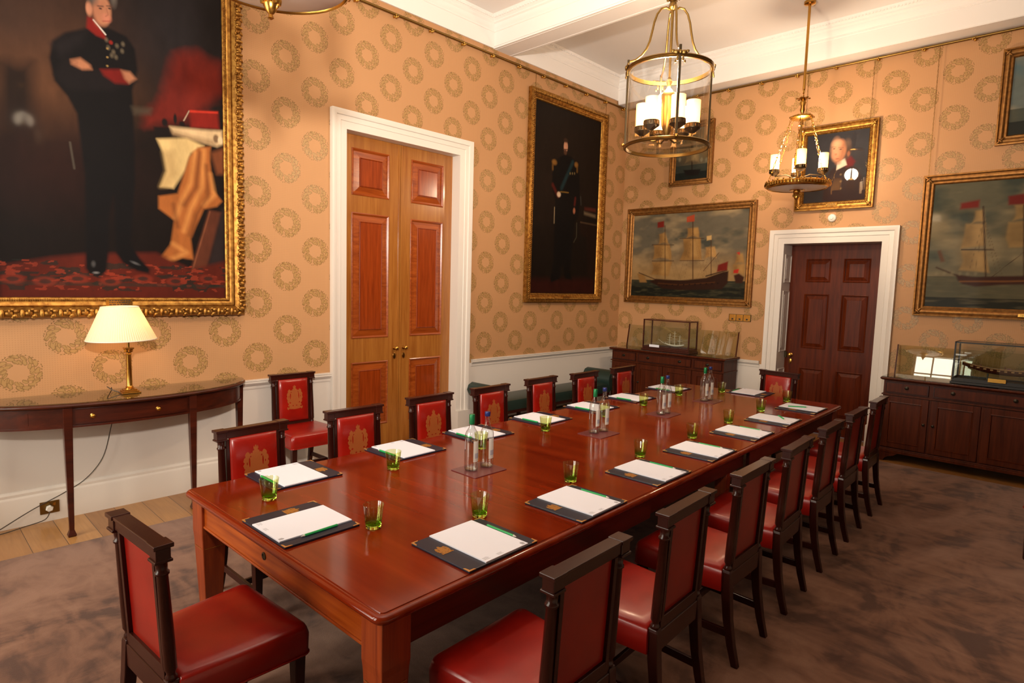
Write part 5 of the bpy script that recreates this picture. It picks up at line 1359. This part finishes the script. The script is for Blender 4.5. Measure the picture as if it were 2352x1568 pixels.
for j in range(4):
    a = A0+j*PI/2; c_, s_ = math.cos(a), math.sin(a)
    pth = cm([(.020, 3.93), (.05, 3.945), (.095, 3.93), (.13, 3.86), (.15, 3.76), (.175, 3.66), (.225, 3.585), (.285, 3.545), (RL, 3.535)], 4) if False else [(.020, 3.93), (.05, 3.948), (.085, 3.94), (.115, 3.90), (.135, 3.84), (.148, 3.77), (.163, 3.70), (.185, 3.645), (.220, 3.595), (.265, 3.56), (RL+.005, 3.545)]
    b = MB(); b.tube([(r*c_, r*s_, z(q)) for r, q in pth], .0085, 8); b.build('scroll_arm', MT['old_brass'], ln, 60)
    b = MB(); b.T = Matrix.Rotation(a, 4, 'Z'); b.box(RL-.006, RL+.010, -.009, .009, z(2.915), z(3.56)); b.build('upright', MT['bronze'], ln, 0, .002)
    b = MB(); b.T = Matrix.Rotation(a, 4, 'Z'); x = RL+.012
    for q in (-1, 1):
        b.ell((x, q*.028, z(3.505)), (.010, .024, .016), 8, 5); b.ell((x, q*.052, z(3.512)), (.008, .014, .012), 6, 4); b.ell((x, q*.020, z(3.462)), (.007, .009, .024), 6, 4); b.ell((x, q*.034, z(3.44)), (.006, .008, .014), 6, 4)
    b.ell((x+.004, 0, z(3.505)), (.012, .013, .016), 8, 5); b.build('ribbon_bow', MT['old_brass'], ln, 50)
    b = MB(); b.ell(((RL+.018)*c_, (RL+.018)*s_, z(2.925)), (.014, .014, .014), 8, 5); b.build('stud', MT['brass'], ln, 50)
for zz, hh in ((3.49, .03), (2.915, .026)):
    b = MB(); b.lathe([(RL-.008, z(zz-hh/2)), (RL+.006, z(zz-hh/2)), (RL+.012, z(zz-hh*.2)), (RL+.006, z(zz)), (RL+.012, z(zz+hh*.25)), (RL+.006, z(zz+hh/2)), (RL-.008, z(zz+hh/2)), (RL-.008, z(zz-hh/2))], 56, cap=False); b.build('ring', MT['old_brass'], ln, 40)
b = MB(); b.lathe([(RL-.012, z(2.93)), (RL-.012, z(3.49)), (RL-.015, z(3.49)), (RL-.015, z(2.93)), (RL-.012, z(2.93))], 56, cap=False); b.build('glass_cylinder', MT['lantern_glass'], ln, 40)
b = MB(); b.lathe([(RL-.015, z(2.915)), (.2, z(2.90)), (.001, z(2.895)), (.001, z(2.898)), (.2, z(2.903)), (RL-.015, z(2.918))], 40, cap=False); b.build('glass_base', MT['lantern_glass'], ln, 40)
b = MB(); b.lathe([(.010, z(3.93)), (.010, z(3.60)), (.008, z(3.44)), (.018, z(3.42)), (.024, z(3.40)), (.016, z(3.38)), (.012, z(3.36)), (.028, z(3.34)), (.055, z(3.31)), (.055, z(3.28)), (.050, z(3.27)), (.052, z(3.18)), (.044, z(3.08)), (.026, z(3.02)), (.016, z(3.0)), (.03, z(2.98)), (.012, z(2.965))], 20); b.build('central_stem', MT['old_brass'], ln, 50)
for j in range(6):
    vd = math.atan2(CAM[1]+2.935, CAM[0]+3.84)
    a = vd+math.radians(23+60*j); x, y = .19*math.cos(a), .19*math.sin(a)
    b = MB(); b.tube([(.02*math.cos(a), .02*math.sin(a), z(2.99)), (.10*math.cos(a), .10*math.sin(a), z(2.965)), (x*.95, y*.95, z(2.985)), (x, y, z(3.01))], .007, 6); b.build('arm', MT['old_brass'], ln, 50)
    candle_shade(ln, x, y, z(3.04), .055, .18)

# ------------------------------------------------------------------ light
def area(name, loc, rot, sx, sy, power, col):
    d = bpy.data.lights.new(name, 'AREA'); d.shape = 'RECTANGLE'; d.size = sx; d.size_y = sy; d.energy = power; d.color = col
    o = bpy.data.objects.new(name, d); COL.objects.link(o); o.location = loc; o.rotation_euler = rot; return o
def point(name, loc, power, col, r=.04):
    d = bpy.data.lights.new(name, 'POINT'); d.energy = power; d.color = col; d.shadow_soft_size = r
    o = bpy.data.objects.new(name, d); COL.objects.link(o); o.location = loc; return o
W_D = (1.0, .88, .76)
for i, (a, c) in enumerate(WD):      # daylight standing outside the windows
    area('daylight', (XB-.45, (a+c)/2, (WZ[0]+WZ[1])/2), (PI/2, 0, -PI/2), c-a, WZ[1]-WZ[0], 120, W_D)
point('lantern_light', (-3.84, -2.935, 3.42), 95, (1, .78, .54), .10)
point('chandelier_light', (-1.0, -2.945, 3.42), 50, (1, .78, .54), .08)
point('chandelier_light', (-6.97, -2.95, 3.42), 50, (1, .78, .54), .08)
# the photographer's flash, tilted up and to the left
d = bpy.data.lights.new('camera_flash', 'SPOT'); d.energy = 700; d.color = (1, .89, .78); d.spot_size = math.radians(128); d.spot_blend = 1.0; d.shadow_soft_size = .10
fl = bpy.data.objects.new('camera_flash', d); COL.objects.link(fl); fl.location = (-8.10, -5.42, 2.70)
fl.rotation_euler = (Vector((-5.0, -.9, 4.9))-Vector((-8.10, -5.42, 2.70))).to_track_quat('-Z', 'Y').to_euler()
w_ = bpy.data.worlds.new('world'); SC.world = w_; w_.use_nodes = True; w_.node_tree.nodes['Background'].inputs[0].default_value = (.85, .92, 1, 1); w_.node_tree.nodes['Background'].inputs[1].default_value = .3

SC.view_settings.view_transform = 'Standard'; SC.view_settings.look = 'None'; SC.view_settings.gamma = 1; SC.view_settings.use_curve_mapping = False
SC.view_settings.exposure = 0.75
cy = SC.cycles; cy.use_denoising = True; cy.max_bounces = 7; cy.diffuse_bounces = 2; cy.glossy_bounces = 3; cy.transmission_bounces = 6; cy.transparent_max_bounces = 14
cy.sample_clamp_indirect = 4; cy.caustics_reflective = False; cy.caustics_refractive = False; cy.use_adaptive_sampling = True; cy.adaptive_threshold = .02
